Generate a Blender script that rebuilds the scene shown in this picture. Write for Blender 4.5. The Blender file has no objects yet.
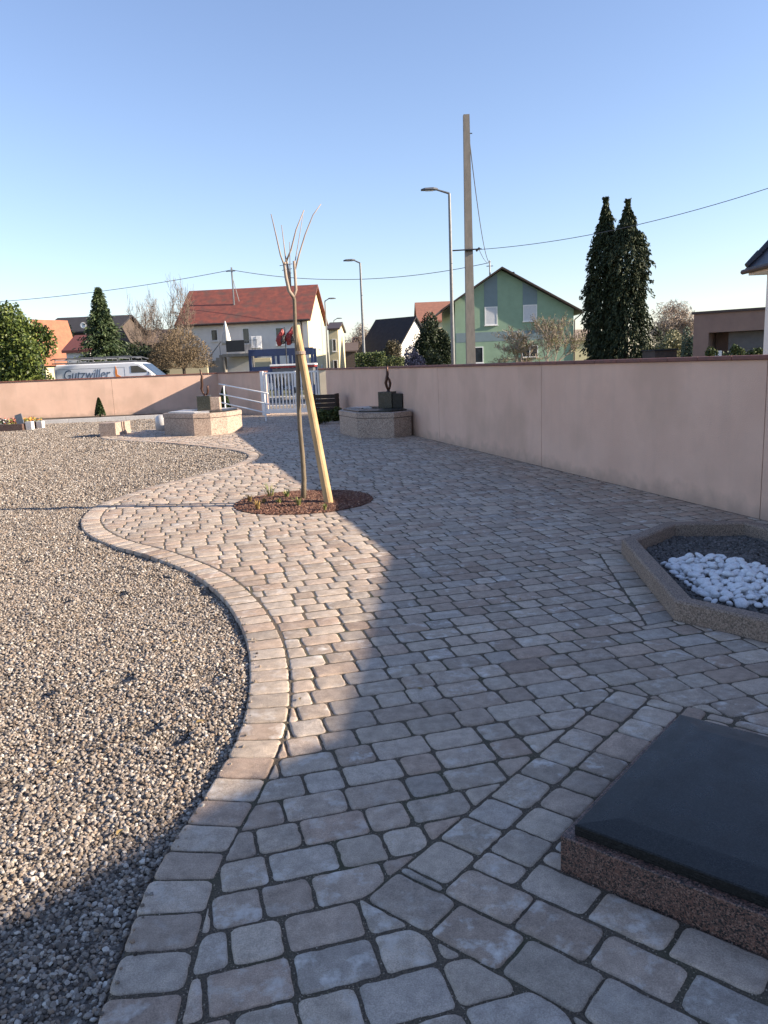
import bpy, bmesh, math, random
import numpy as np
from mathutils import Vector, Matrix
R = math.radians
random.seed(7); rng = np.random.default_rng(7)
sc = bpy.context.scene
COL = sc.collection

# ------------------------------------------------------------------ camera, sky, sun, exposure
CAM_H = 1.6; FPX = 770.0; ROLL = R(2.35); PITCH = math.atan(147.5 / FPX)
cam = bpy.data.cameras.new('camera'); camo = bpy.data.objects.new('camera', cam); COL.objects.link(camo)
cam.sensor_fit = 'VERTICAL'; cam.sensor_height = 24.0; cam.lens = 24.0 * FPX / 1024
cam.clip_start = 0.05; cam.clip_end = 3000
camo.matrix_world = Matrix.Translation((0, 0, CAM_H)) @ Matrix.Rotation(math.pi / 2 - PITCH, 4, 'X') @ Matrix.Rotation(-ROLL, 4, 'Z')
sc.camera = camo

SUN_A, SUN_T = 0.14, 0.394           # light travels (-1, SUN_A, -SUN_T)
SUN_EL = math.atan2(SUN_T, math.hypot(1, SUN_A)); SUN_AZ = math.atan2(1, -SUN_A)   # azimuth clockwise from +Y
w = bpy.data.worlds.new('World'); sc.world = w; w.use_nodes = True
nt = w.node_tree; bg = nt.nodes['Background']
sky = nt.nodes.new('ShaderNodeTexSky'); sky.sky_type = 'NISHITA'; sky.sun_disc = False
sky.sun_elevation = SUN_EL; sky.sun_rotation = SUN_AZ
sky.air_density = 1.15; sky.dust_density = 0.3; sky.ozone_density = 4.0; sky.altitude = 100
hs = nt.nodes.new('ShaderNodeHueSaturation'); hs.inputs['Saturation'].default_value = .93; nt.links.new(sky.outputs[0], hs.inputs['Color'])
wb = nt.nodes.new('ShaderNodeMix'); wb.data_type = 'RGBA'; wb.blend_type = 'MULTIPLY'; wb.inputs[0].default_value = 1; nt.links.new(hs.outputs[0], wb.inputs[6]); wb.inputs[7].default_value = (1.085, .98, 1.03, 1)
nt.links.new(wb.outputs[2], bg.inputs[0]); bg.inputs[1].default_value = 0.094
sl = bpy.data.lights.new('sun', 'SUN'); sl.energy = 5.0; sl.angle = R(0.45); sl.color = (1.0, 0.85, 0.67)
so = bpy.data.objects.new('sun', sl); COL.objects.link(so); so.location = (30, -5, 30)
so.rotation_euler = Vector((-1, SUN_A, -SUN_T)).to_track_quat('-Z', 'Y').to_euler()
sc.view_settings.view_transform = 'Standard'; sc.view_settings.look = 'None'
sc.view_settings.gamma = 1; sc.view_settings.exposure = 1.33
try: sc.view_settings.use_curve_mapping = False
except Exception: pass

# ------------------------------------------------------------------ geometry of the view (real distances only)
def ray(px, py):
    u = (px - 384) / FPX; v = (512 - py) / FPX
    c, s = math.cos(ROLL), math.sin(ROLL)
    ul = u * c + v * s; vl = -u * s + v * c
    return Vector((ul, math.cos(PITCH) + vl * math.sin(PITCH), -math.sin(PITCH) + vl * math.cos(PITCH)))
def G(px, py, z=0.0):
    r = ray(px, py); t = (z - CAM_H) / r.z; return Vector((r.x * t, r.y * t, z))
def D(px, py, Y):
    r = ray(px, py); t = Y / r.y; return Vector((r.x * t, Y, CAM_H + r.z * t))

# ------------------------------------------------------------------ helpers
class MB:
    def __init__(s): s.v = []; s.f = []; s.M = None
    def add(s, vs, fs):
        o = len(s.v)
        for p in vs:
            p = Vector(p)
            s.v.append(s.M @ p if s.M is not None else p)
        s.f += [tuple(i + o for i in f) for f in fs]
        return s
    def box(s, x0, x1, y0, y1, z0, z1):
        return s.add([(x0,y0,z0),(x1,y0,z0),(x1,y1,z0),(x0,y1,z0),(x0,y0,z1),(x1,y0,z1),(x1,y1,z1),(x0,y1,z1)],
                     [(3,2,1,0),(4,5,6,7),(0,1,5,4),(1,2,6,5),(2,3,7,6),(3,0,4,7)])
    def bbox(s, x0, x1, y0, y1, z0, z1, b=0.01):
        bm = bmesh.new(); bmesh.ops.create_cube(bm, size=1)
        for v in bm.verts: v.co = Vector(((x0+x1)/2+v.co.x*(x1-x0), (y0+y1)/2+v.co.y*(y1-y0), (z0+z1)/2+v.co.z*(z1-z0)))
        bmesh.ops.bevel(bm, geom=bm.edges[:], offset=b, segments=2, affect='EDGES', profile=0.5)
        s.bm(bm); return s
    def bm(s, bm):
        bm.verts.index_update()
        s.add([v.co.copy() for v in bm.verts], [tuple(v.index for v in f.verts) for f in bm.faces]); bm.free()
    def tube(s, pts, r, n=8, cap=True):
        pts = [Vector(p) for p in pts]; rs = r if isinstance(r, (list, tuple)) else [r] * len(pts)
        vs = []; fs = []
        t0 = (pts[1] - pts[0]).normalized(); up = Vector((0,0,1)) if abs(t0.z) < .9 else Vector((1,0,0))
        a = t0.cross(up).normalized()
        for i, p in enumerate(pts):
            t = (pts[min(i+1,len(pts)-1)] - pts[max(i-1,0)]).normalized()
            a = (a - t * a.dot(t)).normalized(); b = t.cross(a)
            for k in range(n):
                an = 2*math.pi*k/n; vs.append(p + (a*math.cos(an) + b*math.sin(an)) * rs[i])
        for i in range(len(pts)-1):
            for k in range(n):
                k2 = (k+1) % n; fs.append((i*n+k, i*n+k2, (i+1)*n+k2, (i+1)*n+k))
        if cap: fs += [tuple(range(n))[::-1], tuple((len(pts)-1)*n+k for k in range(n))]
        return s.add(vs, fs)
    def prism(s, poly, z0, z1):            # polygon in xy, extruded in z
        n = len(poly)
        return s.add([(p[0],p[1],z0) for p in poly] + [(p[0],p[1],z1) for p in poly],
                     [tuple(range(n))[::-1], tuple(range(n, 2*n))] + [(i,(i+1)%n,n+(i+1)%n,n+i) for i in range(n)])
    def prism_y(s, poly, y0, y1):          # polygon in xz, extruded in y
        n = len(poly)
        return s.add([(p[0],y0,p[1]) for p in poly] + [(p[0],y1,p[1]) for p in poly],
                     [tuple(range(n)), tuple(range(n, 2*n))[::-1]] + [(i,n+i,n+(i+1)%n,(i+1)%n) for i in range(n)])
    def prism_x(s, poly, x0, x1):          # polygon in yz, extruded in x
        n = len(poly)
        return s.add([(x0,p[0],p[1]) for p in poly] + [(x1,p[0],p[1]) for p in poly],
                     [tuple(range(n))[::-1], tuple(range(n, 2*n))] + [(i,(i+1)%n,n+(i+1)%n,n+i) for i in range(n)])
    def loft(s, rings, cap=True):
        n = len(rings[0]); vs = [p for r_ in rings for p in r_]; fs = []
        for i in range(len(rings)-1):
            for k in range(n):
                k2 = (k+1) % n; fs.append((i*n+k, i*n+k2, (i+1)*n+k2, (i+1)*n+k))
        if cap: fs += [tuple(range(n))[::-1], tuple((len(rings)-1)*n+k for k in range(n))]
        return s.add(vs, fs)
ROOTM = {}
def tag(o, label=None, cat=None, group=None, kind=None):
    if label: o['label'] = label
    if cat: o['category'] = cat
    if group: o['group'] = group
    if kind: o['kind'] = kind
    return o
def thing(name, label, cat, loc=(0,0,0), rz=0.0, group=None):
    o = bpy.data.objects.new(name, None); COL.objects.link(o); o.empty_display_size = .2
    o.location = loc; o.rotation_euler = (0,0,rz)
    ROOTM[o.name] = Matrix.Translation(loc) @ Matrix.Rotation(rz, 4, 'Z')
    return tag(o, label, cat, group)
def part(name, mb, m, parent=None, world=False, smooth=False, label=None, fix=False):
    vs = mb.v
    if parent is not None and world:
        I = ROOTM[parent.name].inverted(); vs = [I @ v for v in vs]
    me = bpy.data.meshes.new(name); me.from_pydata([tuple(v) for v in vs], [], mb.f); me.update()
    if fix:
        bm = bmesh.new(); bm.from_mesh(me); bmesh.ops.recalc_face_normals(bm, faces=bm.faces[:]); bm.to_mesh(me); bm.free()
    o = bpy.data.objects.new(name, me); COL.objects.link(o); me.materials.append(m)
    if smooth: me.polygons.foreach_set('use_smooth', [True]*len(me.polygons))
    if parent is not None:
        o.parent = parent; ROOTM[o.name] = ROOTM[parent.name]
    if label: o['label'] = label
    return o
def npmesh(name, V, F, m, parent=None, world=True, smooth=False):
    """V (n,3) array, F (k,4) or (k,3) int array"""
    V = np.asarray(V, dtype=np.float32); F = np.asarray(F, dtype=np.int32)
    if parent is not None and world:
        I = np.array(ROOTM[parent.name].inverted()); V = (V @ I[:3,:3].T + I[:3,3]).astype(np.float32)
    me = bpy.data.meshes.new(name); k, c = F.shape
    me.vertices.add(len(V)); me.vertices.foreach_set('co', V.ravel())
    me.loops.add(k*c); me.loops.foreach_set('vertex_index', F.ravel())
    me.polygons.add(k); me.polygons.foreach_set('loop_start', np.arange(0, k*c, c, dtype=np.int32))
    me.polygons.foreach_set('use_smooth', np.full(k, smooth))
    me.update(calc_edges=True); me.validate()
    o = bpy.data.objects.new(name, me); COL.objects.link(o); me.materials.append(m)
    if parent is not None:
        o.parent = parent; ROOTM[o.name] = ROOTM[parent.name]
    return o

# ------------------------------------------------------------------ materials
MATS = {}
def pmat(name, c1, c2=None, scale=6.0, rough=0.8, bump=0.0, bscale=60.0, metal=0.0, spec=0.5, detail=5, stain=None, stain_scale=1.5, stretch=None, lo=.35, hi=.65):
    if name in MATS: return MATS[name]
    m = bpy.data.materials.new(name); m.use_nodes = True; MATS[name] = m
    n = m.node_tree.nodes; l = m.node_tree.links; b = n['Principled BSDF']
    b.inputs['Roughness'].default_value = rough; b.inputs['Metallic'].default_value = metal
    b.inputs['Specular IOR Level'].default_value = spec
    tc = n.new('ShaderNodeTexCoord'); src = tc.outputs['Object']
    if stretch:
        mp = n.new('ShaderNodeMapping'); mp.inputs['Scale'].default_value = stretch; l.new(src, mp.inputs[0]); src = mp.outputs[0]
    c2 = c2 or tuple(x*.8 for x in c1)
    nz = n.new('ShaderNodeTexNoise'); nz.inputs['Scale'].default_value = scale; nz.inputs['Detail'].default_value = detail
    nz.inputs['Roughness'].default_value = .6; l.new(src, nz.inputs['Vector'])
    rp = n.new('ShaderNodeValToRGB'); rp.color_ramp.elements[0].position = lo; rp.color_ramp.elements[1].position = hi
    rp.color_ramp.elements[0].color = (*c1, 1); rp.color_ramp.elements[1].color = (*c2, 1); l.new(nz.outputs[0], rp.inputs[0])
    col = rp.outputs[0]
    if stain:
        n2 = n.new('ShaderNodeTexNoise'); n2.inputs['Scale'].default_value = stain_scale; n2.inputs['Detail'].default_value = 8; l.new(src, n2.inputs['Vector'])
        r2 = n.new('ShaderNodeValToRGB'); r2.color_ramp.elements[0].position = .5; r2.color_ramp.elements[1].position = .72; l.new(n2.outputs[0], r2.inputs[0])
        mx = n.new('ShaderNodeMix'); mx.data_type = 'RGBA'; l.new(r2.outputs[0], mx.inputs[0]); l.new(col, mx.inputs[6]); mx.inputs[7].default_value = (*stain, 1)
        col = mx.outputs[2]
    l.new(col, b.inputs['Base Color'])
    if bump:
        nb = n.new('ShaderNodeTexNoise'); nb.inputs['Scale'].default_value = bscale; nb.inputs['Detail'].default_value = 6; l.new(tc.outputs['Object'], nb.inputs['Vector'])
        bp = n.new('ShaderNodeBump'); bp.inputs['Strength'].default_value = bump; bp.inputs['Distance'].default_value = .01
        l.new(nb.outputs[0], bp.inputs['Height']); l.new(bp.outputs[0], b.inputs['Normal'])
    return m
def granite(name, cols, scale=220, rough=.35, bump=.1, mid=.5):
    m = bpy.data.materials.new(name); m.use_nodes = True
    n = m.node_tree.nodes; l = m.node_tree.links; b = n['Principled BSDF']; b.inputs['Roughness'].default_value = rough
    rn = n.new('ShaderNodeTexNoise'); rn.inputs['Scale'].default_value = 9; rn.inputs['Detail'].default_value = 8; rm = n.new('ShaderNodeMapRange'); rm.inputs[1].default_value = .3; rm.inputs[2].default_value = .7; rm.inputs[3].default_value = rough*.75; rm.inputs[4].default_value = rough*1.35; l.new(rn.outputs[0], rm.inputs[0]); l.new(rm.outputs[0], b.inputs['Roughness'])
    tc = n.new('ShaderNodeTexCoord'); vo = n.new('ShaderNodeTexVoronoi'); vo.inputs['Scale'].default_value = scale
    l.new(tc.outputs['Object'], vo.inputs['Vector'])
    sp = n.new('ShaderNodeSeparateColor'); l.new(vo.outputs['Color'], sp.inputs[0])
    rp = n.new('ShaderNodeValToRGB'); rp.color_ramp.interpolation = 'CONSTANT'; e = rp.color_ramp.elements
    while len(e) < len(cols): e.new(.5)
    for i, c in enumerate(cols): e[i].position = i/len(cols); e[i].color = (*c, 1)
    l.new(sp.outputs[0], rp.inputs[0])
    nz = n.new('ShaderNodeTexNoise'); nz.inputs['Scale'].default_value = 3; nz.inputs['Detail'].default_value = 6; l.new(tc.outputs['Object'], nz.inputs['Vector'])
    mr = n.new('ShaderNodeMapRange'); mr.inputs[3].default_value = .82; mr.inputs[4].default_value = 1.15; l.new(nz.outputs[0], mr.inputs[0])
    mx = n.new('ShaderNodeMix'); mx.data_type = 'RGBA'; mx.blend_type = 'MULTIPLY'; mx.inputs[0].default_value = 1
    l.new(rp.outputs[0], mx.inputs[6]); l.new(mr.outputs[0], mx.inputs[7]); l.new(mx.outputs[2], b.inputs['Base Color'])
    if bump:
        bp = n.new('ShaderNodeBump'); bp.inputs['Strength'].default_value = bump; bp.inputs['Distance'].default_value = .004
        l.new(sp.outputs[1], bp.inputs['Height']); l.new(bp.outputs[0], b.inputs['Normal'])
    return m
def leafmat(name, c1, c2, c3=None, rough=.55, trans=.25):
    m = bpy.data.materials.new(name); m.use_nodes = True
    n = m.node_tree.nodes; l = m.node_tree.links; b = n['Principled BSDF']; b.inputs['Roughness'].default_value = rough
    b.inputs['Specular IOR Level'].default_value = .3
    g = n.new('ShaderNodeNewGeometry'); rp = n.new('ShaderNodeValToRGB'); e = rp.color_ramp.elements
    e[0].color = (*c1,1); e[1].color = (*c2,1)
    if c3: x = e.new(.5); x.color = (*c3,1)
    l.new(g.outputs['Random Per Island'], rp.inputs[0]); l.new(rp.outputs[0], b.inputs['Base Color'])
    return m

M_wall = pmat('pink_render', (.70,.475,.36), (.635,.42,.315), scale=1.3, rough=.92, bump=.5, bscale=90, stain=(.54,.365,.27), stain_scale=.9, detail=9)
M_coping = pmat('coping_tile', (.20,.075,.055), (.13,.055,.045), scale=8, rough=.7, bump=.3, bscale=40)
M_sand = pmat('joint_sand', (.17,.13,.09), (.07,.055,.04), scale=160, rough=1, bump=1.0, bscale=240, stain=(.075,.075,.038), stain_scale=3)
M_soil = pmat('soil', (.07,.05,.035), (.04,.03,.02), scale=30, rough=1, bump=1, bscale=60)
M_grass = pmat('rough_grass', (.07,.085,.03), (.11,.10,.05), scale=4, rough=1, bump=1, bscale=30)
M_asphalt = pmat('asphalt', (.06,.06,.062), (.04,.04,.042), scale=30, rough=.9, bump=.5, bscale=200)
M_kerb = pmat('kerb_concrete', (.45,.42,.38), (.34,.32,.29), scale=12, rough=.9, bump=.4, bscale=80)
M_paint = pmat('white_road_paint', (.75,.75,.72), (.6,.6,.58), scale=20, rough=.7)
M_white = pmat('white_steel', (.82,.81,.79), (.75,.74,.72), scale=5, rough=.4)
M_steel = pmat('galvanised_steel', (.20,.205,.21), (.15,.155,.16), scale=10, rough=.5, metal=.5)
M_dark = pmat('dark_metal', (.03,.03,.032), (.02,.02,.022), scale=9, rough=.5)
M_bronze = pmat('brown_bronze', (.10,.045,.028), (.05,.025,.018), scale=14, rough=.42, metal=.55, bump=.3, bscale=50)
M_blackgran = granite('polished_black_granite', [(.013,.013,.012),(.021,.021,.019),(.030,.029,.027),(.015,.015,.014)], scale=300, rough=.30, bump=.12)
M_blackgran.node_tree.nodes['Principled BSDF'].inputs['Specular IOR Level'].default_value = .28
M_bluestone = granite('dark_green_granite', [(.03,.033,.028),(.05,.052,.042),(.022,.024,.022)], scale=160, rough=.25, bump=.03)
M_pinkgran = granite('pink_brown_granite', [(.17,.085,.062),(.04,.032,.029),(.235,.145,.11),(.13,.07,.052),(.02,.017,.016),(.10,.06,.047)], scale=240, rough=.5, bump=.2)
M_greygran = granite('beige_granite', [(.42,.315,.245),(.34,.25,.195),(.21,.16,.13),(.48,.38,.30),(.38,.28,.22)], scale=70, rough=.7, bump=.2)
M_kerbgran = granite('washed_aggregate', [(.28,.20,.15),(.21,.155,.115),(.33,.24,.185),(.25,.185,.14),(.15,.115,.09),(.36,.275,.215)], scale=150, rough=.9, bump=1.0)
M_slabpale = granite('pale_granite', [(.55,.53,.50),(.45,.43,.41),(.6,.58,.56)], scale=120, rough=.3, bump=.05)
M_bark = pmat('young_bark', (.19,.15,.10), (.12,.095,.065), scale=30, rough=.9, bump=.6, bscale=90, stretch=(1,1,.25))
M_stake = pmat('peeled_stake', (.50,.35,.18), (.34,.22,.10), scale=14, rough=.75, bump=.3, bscale=60, stretch=(1,1,.12))
M_twig = pmat('grey_brown_twig', (.22,.165,.125), (.15,.115,.09), scale=5, rough=.95)
M_twigpale = pmat('pale_twig', (.36,.29,.23), (.26,.205,.165), scale=5, rough=.95)
M_oldbark = pmat('old_bark', (.075,.058,.045), (.045,.036,.03), scale=10, rough=.95, bump=.6, bscale=40)
M_glass = pmat('window_glass', (.035,.045,.055), (.02,.025,.03), scale=3, rough=.08, spec=.8)
M_shutter = pmat('pale_roller_shutter', (.55,.56,.58), (.48,.50,.52), scale=8, rough=.6)
M_frame = pmat('window_frame_white', (.72,.72,.70), (.65,.65,.63), scale=9, rough=.5)
M_concrete = pmat('weathered_concrete', (.27,.24,.205), (.20,.18,.155), scale=6, rough=.95, bump=.5, bscale=60, stain=(.20,.185,.16), stretch=(1,1,.3))
M_cable = pmat('black_cable', (.10,.10,.11), rough=.6)

def weather_wall(m):
    n = m.node_tree.nodes; l = m.node_tree.links; b = n['Principled BSDF']; src = b.inputs['Base Color'].links[0].from_socket
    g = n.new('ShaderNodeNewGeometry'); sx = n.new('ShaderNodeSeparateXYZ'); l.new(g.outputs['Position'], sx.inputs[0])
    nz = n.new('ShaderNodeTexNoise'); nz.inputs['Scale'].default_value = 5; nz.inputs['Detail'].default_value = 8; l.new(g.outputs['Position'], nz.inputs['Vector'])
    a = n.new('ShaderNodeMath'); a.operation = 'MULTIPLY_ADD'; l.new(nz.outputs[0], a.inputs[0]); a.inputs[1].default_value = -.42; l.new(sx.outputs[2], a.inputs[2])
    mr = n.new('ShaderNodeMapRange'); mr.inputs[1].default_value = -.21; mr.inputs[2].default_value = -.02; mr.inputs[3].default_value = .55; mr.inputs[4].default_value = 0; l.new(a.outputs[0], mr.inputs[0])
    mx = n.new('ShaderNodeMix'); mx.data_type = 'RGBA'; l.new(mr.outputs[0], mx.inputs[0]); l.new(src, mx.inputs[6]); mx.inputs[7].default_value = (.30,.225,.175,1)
    # runs below the coping
    mp = n.new('ShaderNodeMapping'); mp.inputs['Scale'].default_value = (3.2,3.2,.5); l.new(g.outputs['Position'], mp.inputs[0])
    n2 = n.new('ShaderNodeTexNoise'); n2.inputs['Scale'].default_value = 1.6; n2.inputs['Detail'].default_value = 7; l.new(mp.outputs[0], n2.inputs['Vector'])
    m2 = n.new('ShaderNodeMapRange'); m2.inputs[1].default_value = .52; m2.inputs[2].default_value = .75; m2.inputs[3].default_value = 0; m2.inputs[4].default_value = .22; l.new(n2.outputs[0], m2.inputs[0])
    mx2 = n.new('ShaderNodeMix'); mx2.data_type = 'RGBA'; l.new(m2.outputs[0], mx2.inputs[0]); l.new(mx.outputs[2], mx2.inputs[6]); mx2.inputs[7].default_value = (.46,.33,.26,1)
    l.new(mx2.outputs[2], b.inputs['Base Color'])
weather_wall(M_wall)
def pavermat():
    m = bpy.data.materials.new('tumbled_pavers'); m.use_nodes = True
    n = m.node_tree.nodes; l = m.node_tree.links; b = n['Principled BSDF']; b.inputs['Roughness'].default_value = .85
    b.inputs['Specular IOR Level'].default_value = .35
    at = n.new('ShaderNodeAttribute'); at.attribute_name = 'stone'; tc = n.new('ShaderNodeTexCoord'); V = tc.outputs['Object']
    sp = n.new('ShaderNodeSeparateColor'); l.new(at.outputs['Color'], sp.inputs[0])
    rp = n.new('ShaderNodeValToRGB'); e = rp.color_ramp.elements
    cs = [(0,(.39,.285,.215)),(.25,(.44,.335,.255)),(.5,(.43,.345,.272)),(.75,(.47,.38,.295)),(1,(.40,.34,.285))]
    while len(e) < len(cs): e.new(.5)
    for i,(p,c) in enumerate(cs): e[i].position = p; e[i].color = (*c,1)
    l.new(sp.outputs[0], rp.inputs[0])
    # cloudy mottling in every stone
    n1 = n.new('ShaderNodeTexNoise'); n1.inputs['Scale'].default_value = 17; n1.inputs['Detail'].default_value = 7; n1.inputs['Roughness'].default_value = .7; l.new(V, n1.inputs['Vector'])
    mr = n.new('ShaderNodeMapRange'); mr.inputs[1].default_value = .3; mr.inputs[2].default_value = .7; mr.inputs[3].default_value = .70; mr.inputs[4].default_value = 1.22; l.new(n1.outputs[0], mr.inputs[0])
    n3 = n.new('ShaderNodeTexNoise'); n3.inputs['Scale'].default_value = 260; n3.inputs['Detail'].default_value = 3; l.new(V, n3.inputs['Vector'])
    mr3 = n.new('ShaderNodeMapRange'); mr3.inputs[1].default_value = .3; mr3.inputs[2].default_value = .7; mr3.inputs[3].default_value = .72; mr3.inputs[4].default_value = 1.22; l.new(n3.outputs[0], mr3.inputs[0])
    mm = n.new('ShaderNodeMath'); mm.operation = 'MULTIPLY'; l.new(mr.outputs[0], mm.inputs[0]); l.new(mr3.outputs[0], mm.inputs[1])
    vm = n.new('ShaderNodeMath'); vm.operation = 'MULTIPLY'; mv = n.new('ShaderNodeMapRange'); mv.inputs[3].default_value = .80; mv.inputs[4].default_value = 1.14
    l.new(sp.outputs[1], mv.inputs[0]); l.new(mv.outputs[0], vm.inputs[0]); l.new(mm.outputs[0], vm.inputs[1])
    mx = n.new('ShaderNodeMix'); mx.data_type = 'RGBA'; mx.blend_type = 'MULTIPLY'; mx.inputs[0].default_value = 1
    l.new(rp.outputs[0], mx.inputs[6]); l.new(vm.outputs[0], mx.inputs[7])
    # lime bloom: pale blotches on some stones
    n2 = n.new('ShaderNodeTexNoise'); n2.inputs['Scale'].default_value = 11; n2.inputs['Detail'].default_value = 9; n2.inputs['Roughness'].default_value = .65; l.new(V, n2.inputs['Vector'])
    r2 = n.new('ShaderNodeMapRange'); r2.inputs[1].default_value = .51; r2.inputs[2].default_value = .68; l.new(n2.outputs[0], r2.inputs[0])
    m2 = n.new('ShaderNodeMath'); m2.operation = 'MULTIPLY'; l.new(r2.outputs[0], m2.inputs[0]); l.new(sp.outputs[2], m2.inputs[1])
    mx2 = n.new('ShaderNodeMix'); mx2.data_type = 'RGBA'; l.new(m2.outputs[0], mx2.inputs[0]); l.new(mx.outputs[2], mx2.inputs[6]); mx2.inputs[7].default_value = (.66,.61,.55,1)
    l.new(mx2.outputs[2], b.inputs['Base Color'])
    ad = n.new('ShaderNodeMath'); ad.operation = 'MULTIPLY_ADD'; l.new(n1.outputs[0], ad.inputs[0]); ad.inputs[1].default_value = 1.6; l.new(n3.outputs[0], ad.inputs[2])
    bp = n.new('ShaderNodeBump'); bp.inputs['Strength'].default_value = .7; bp.inputs['Distance'].default_value = .004; l.new(ad.outputs[0], bp.inputs['Height']); l.new(bp.outputs[0], b.inputs['Normal'])
    return m
M_paver = pavermat()

def gravelmat(name, cols, inst=True, scale=75):
    m = bpy.data.materials.new(name); m.use_nodes = True
    n = m.node_tree.nodes; l = m.node_tree.links; b = n['Principled BSDF']; b.inputs['Roughness'].default_value = .8
    b.inputs['Specular IOR Level'].default_value = .35
    rp = n.new('ShaderNodeValToRGB'); e = rp.color_ramp.elements
    while len(e) < len(cols): e.new(.5)
    for i, c in enumerate(cols): e[i].position = i/(len(cols)-1); e[i].color = (*c,1)
    if inst:
        at = n.new('ShaderNodeAttribute'); at.attribute_type = 'INSTANCER'; at.attribute_name = 'tone'; l.new(at.outputs['Fac'], rp.inputs[0]); l.new(rp.outputs[0], b.inputs['Base Color'])
    else:
        tc = n.new('ShaderNodeTexCoord'); vo = n.new('ShaderNodeTexVoronoi'); vo.inputs['Scale'].default_value = scale; l.new(tc.outputs['Object'], vo.inputs['Vector'])
        sp = n.new('ShaderNodeSeparateColor'); l.new(vo.outputs['Color'], sp.inputs[0]); l.new(sp.outputs[0], rp.inputs[0]); l.new(rp.outputs[0], b.inputs['Base Color'])
        bp = n.new('ShaderNodeBump'); bp.inputs['Strength'].default_value = 1; bp.inputs['Distance'].default_value = .012; bp.invert = True
        l.new(vo.outputs['Distance'], bp.inputs['Height']); l.new(bp.outputs[0], b.inputs['Normal'])
    return m
GC = [(.045,.036,.030),(.17,.135,.105),(.36,.30,.245),(.10,.085,.072),(.29,.215,.155),(.20,.175,.15),(.43,.375,.315),(.07,.058,.05),(.30,.26,.22),(.56,.52,.46)]
M_gravel = gravelmat('river_gravel', GC); M_gravelbase = gravelmat('gravel_base', [tuple(x*.62 for x in c) for c in GC], inst=False)
M_darkgravel = gravelmat('dark_gravel', [(.05,.045,.04),(.12,.11,.10),(.08,.07,.065),(.20,.18,.165),(.06,.055,.05)])
M_mulch = gravelmat('bark_mulch', [(.15,.065,.042),(.08,.038,.028),(.22,.115,.075),(.12,.055,.04),(.32,.20,.14)])

# ------------------------------------------------------------------ noise for ground relief
_N = rng.random((64, 64))
def vnoise(x, y):
    x = np.asarray(x, float); y = np.asarray(y, float); xi = np.floor(x).astype(int); yi = np.floor(y).astype(int)
    fx = x - xi; fy = y - yi; fx = fx*fx*(3-2*fx); fy = fy*fy*(3-2*fy)
    a = _N[xi % 64, yi % 64]; b = _N[(xi+1) % 64, yi % 64]; c = _N[xi % 64, (yi+1) % 64]; d = _N[(xi+1) % 64, (yi+1) % 64]
    return (a*(1-fx)+b*fx)*(1-fy) + (c*(1-fx)+d*fx)*fy - .5
DIMP = [(155,577,.09),(207,676,.10),(196,571,.05),(118,676,.07),(170,735,.07),(208,588,.08),(90,452,.3),(60,600,.06),(148,724,.05),(115,592,.06),(40,690,.06),(100,640,.05),(20,560,.08),(185,462,.2)]
DIMP = [(G(a,b).x, G(a,b).y, r) for a,b,r in DIMP]
def gz(x, y):
    h = -.028 + .020*vnoise(x*2.1, y*2.1) + .014*vnoise(x*5.3+9, y*5.3+3) + .008*vnoise(x*13, y*13)
    for (cx, cy, r) in DIMP:
        d2 = ((x-cx)**2 + (y-cy)**2)/(r*r); h = h - .036*np.exp(-d2) + .008*np.exp(-((np.sqrt(d2)-1.6)**2)*4)
    return h

# ------------------------------------------------------------------ paving layout (world metres)
def crom(pts, per=8):
    P = [np.array(p, float) for p in pts]; P = [2*P[0]-P[1]] + P + [2*P[-1]-P[-2]]; out = []
    for i in range(1, len(P)-2):
        for k in range(per):
            t = k/per; p0,p1,p2,p3 = P[i-1],P[i],P[i+1],P[i+2]
            out.append(.5*((2*p1)+(-p0+p2)*t+(2*p0-5*p1+4*p2-p3)*t*t+(-p0+3*p1-3*p2+p3)*t**3))
    out.append(P[-2]); return np.array(out)
OUT = crom([(-.62,-.6),(-.70,.4),(-.76,1.3),(-.80,1.96),(-.80,2.32),(-.735,2.75),(-.70,3.2),(-.735,3.72),(-.87,4.43),(-1.15,5.24),(-1.55,6.0),(-2.12,6.72),(-2.70,7.3),(-3.20,8.02),(-3.52,8.85),(-3.62,9.8),
            (-3.36,11.04),(-2.9,12.2),(-2.58,13.3),(-2.5,14.3),(-2.72,15.2),(-3.27,16.1),(-4.9,18.0),(-6.2,19.1),(-7.2,20.1),(-7.55,20.9),(-7.4,21.7),(-6.9,22.5),(-6.5,24.0),(-6.5,26.5),(-6.5,29.9)], 8)
def resample(C, step):
    seg = np.linalg.norm(np.diff(C, axis=0), axis=1); s = np.concatenate([[0], np.cumsum(seg)]); t = np.arange(0, s[-1], step)
    return np.stack([np.interp(t, s, C[:,0]), np.interp(t, s, C[:,1])], 1)
def tangents(C):
    T = np.gradient(C, axis=0); return T/np.linalg.norm(T, axis=1)[:,None]
OUTF = resample(OUT, .05); TT = tangents(OUTF)
NR = np.stack([TT[:,1], -TT[:,0]], 1)            # to the right of travel = paved side
BW = .215
INF = OUTF + NR*BW
WK, WD = 5.62, -.28                               # right wall line x = WK + WD*y
def wallx(y): return WK + WD*y

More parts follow.
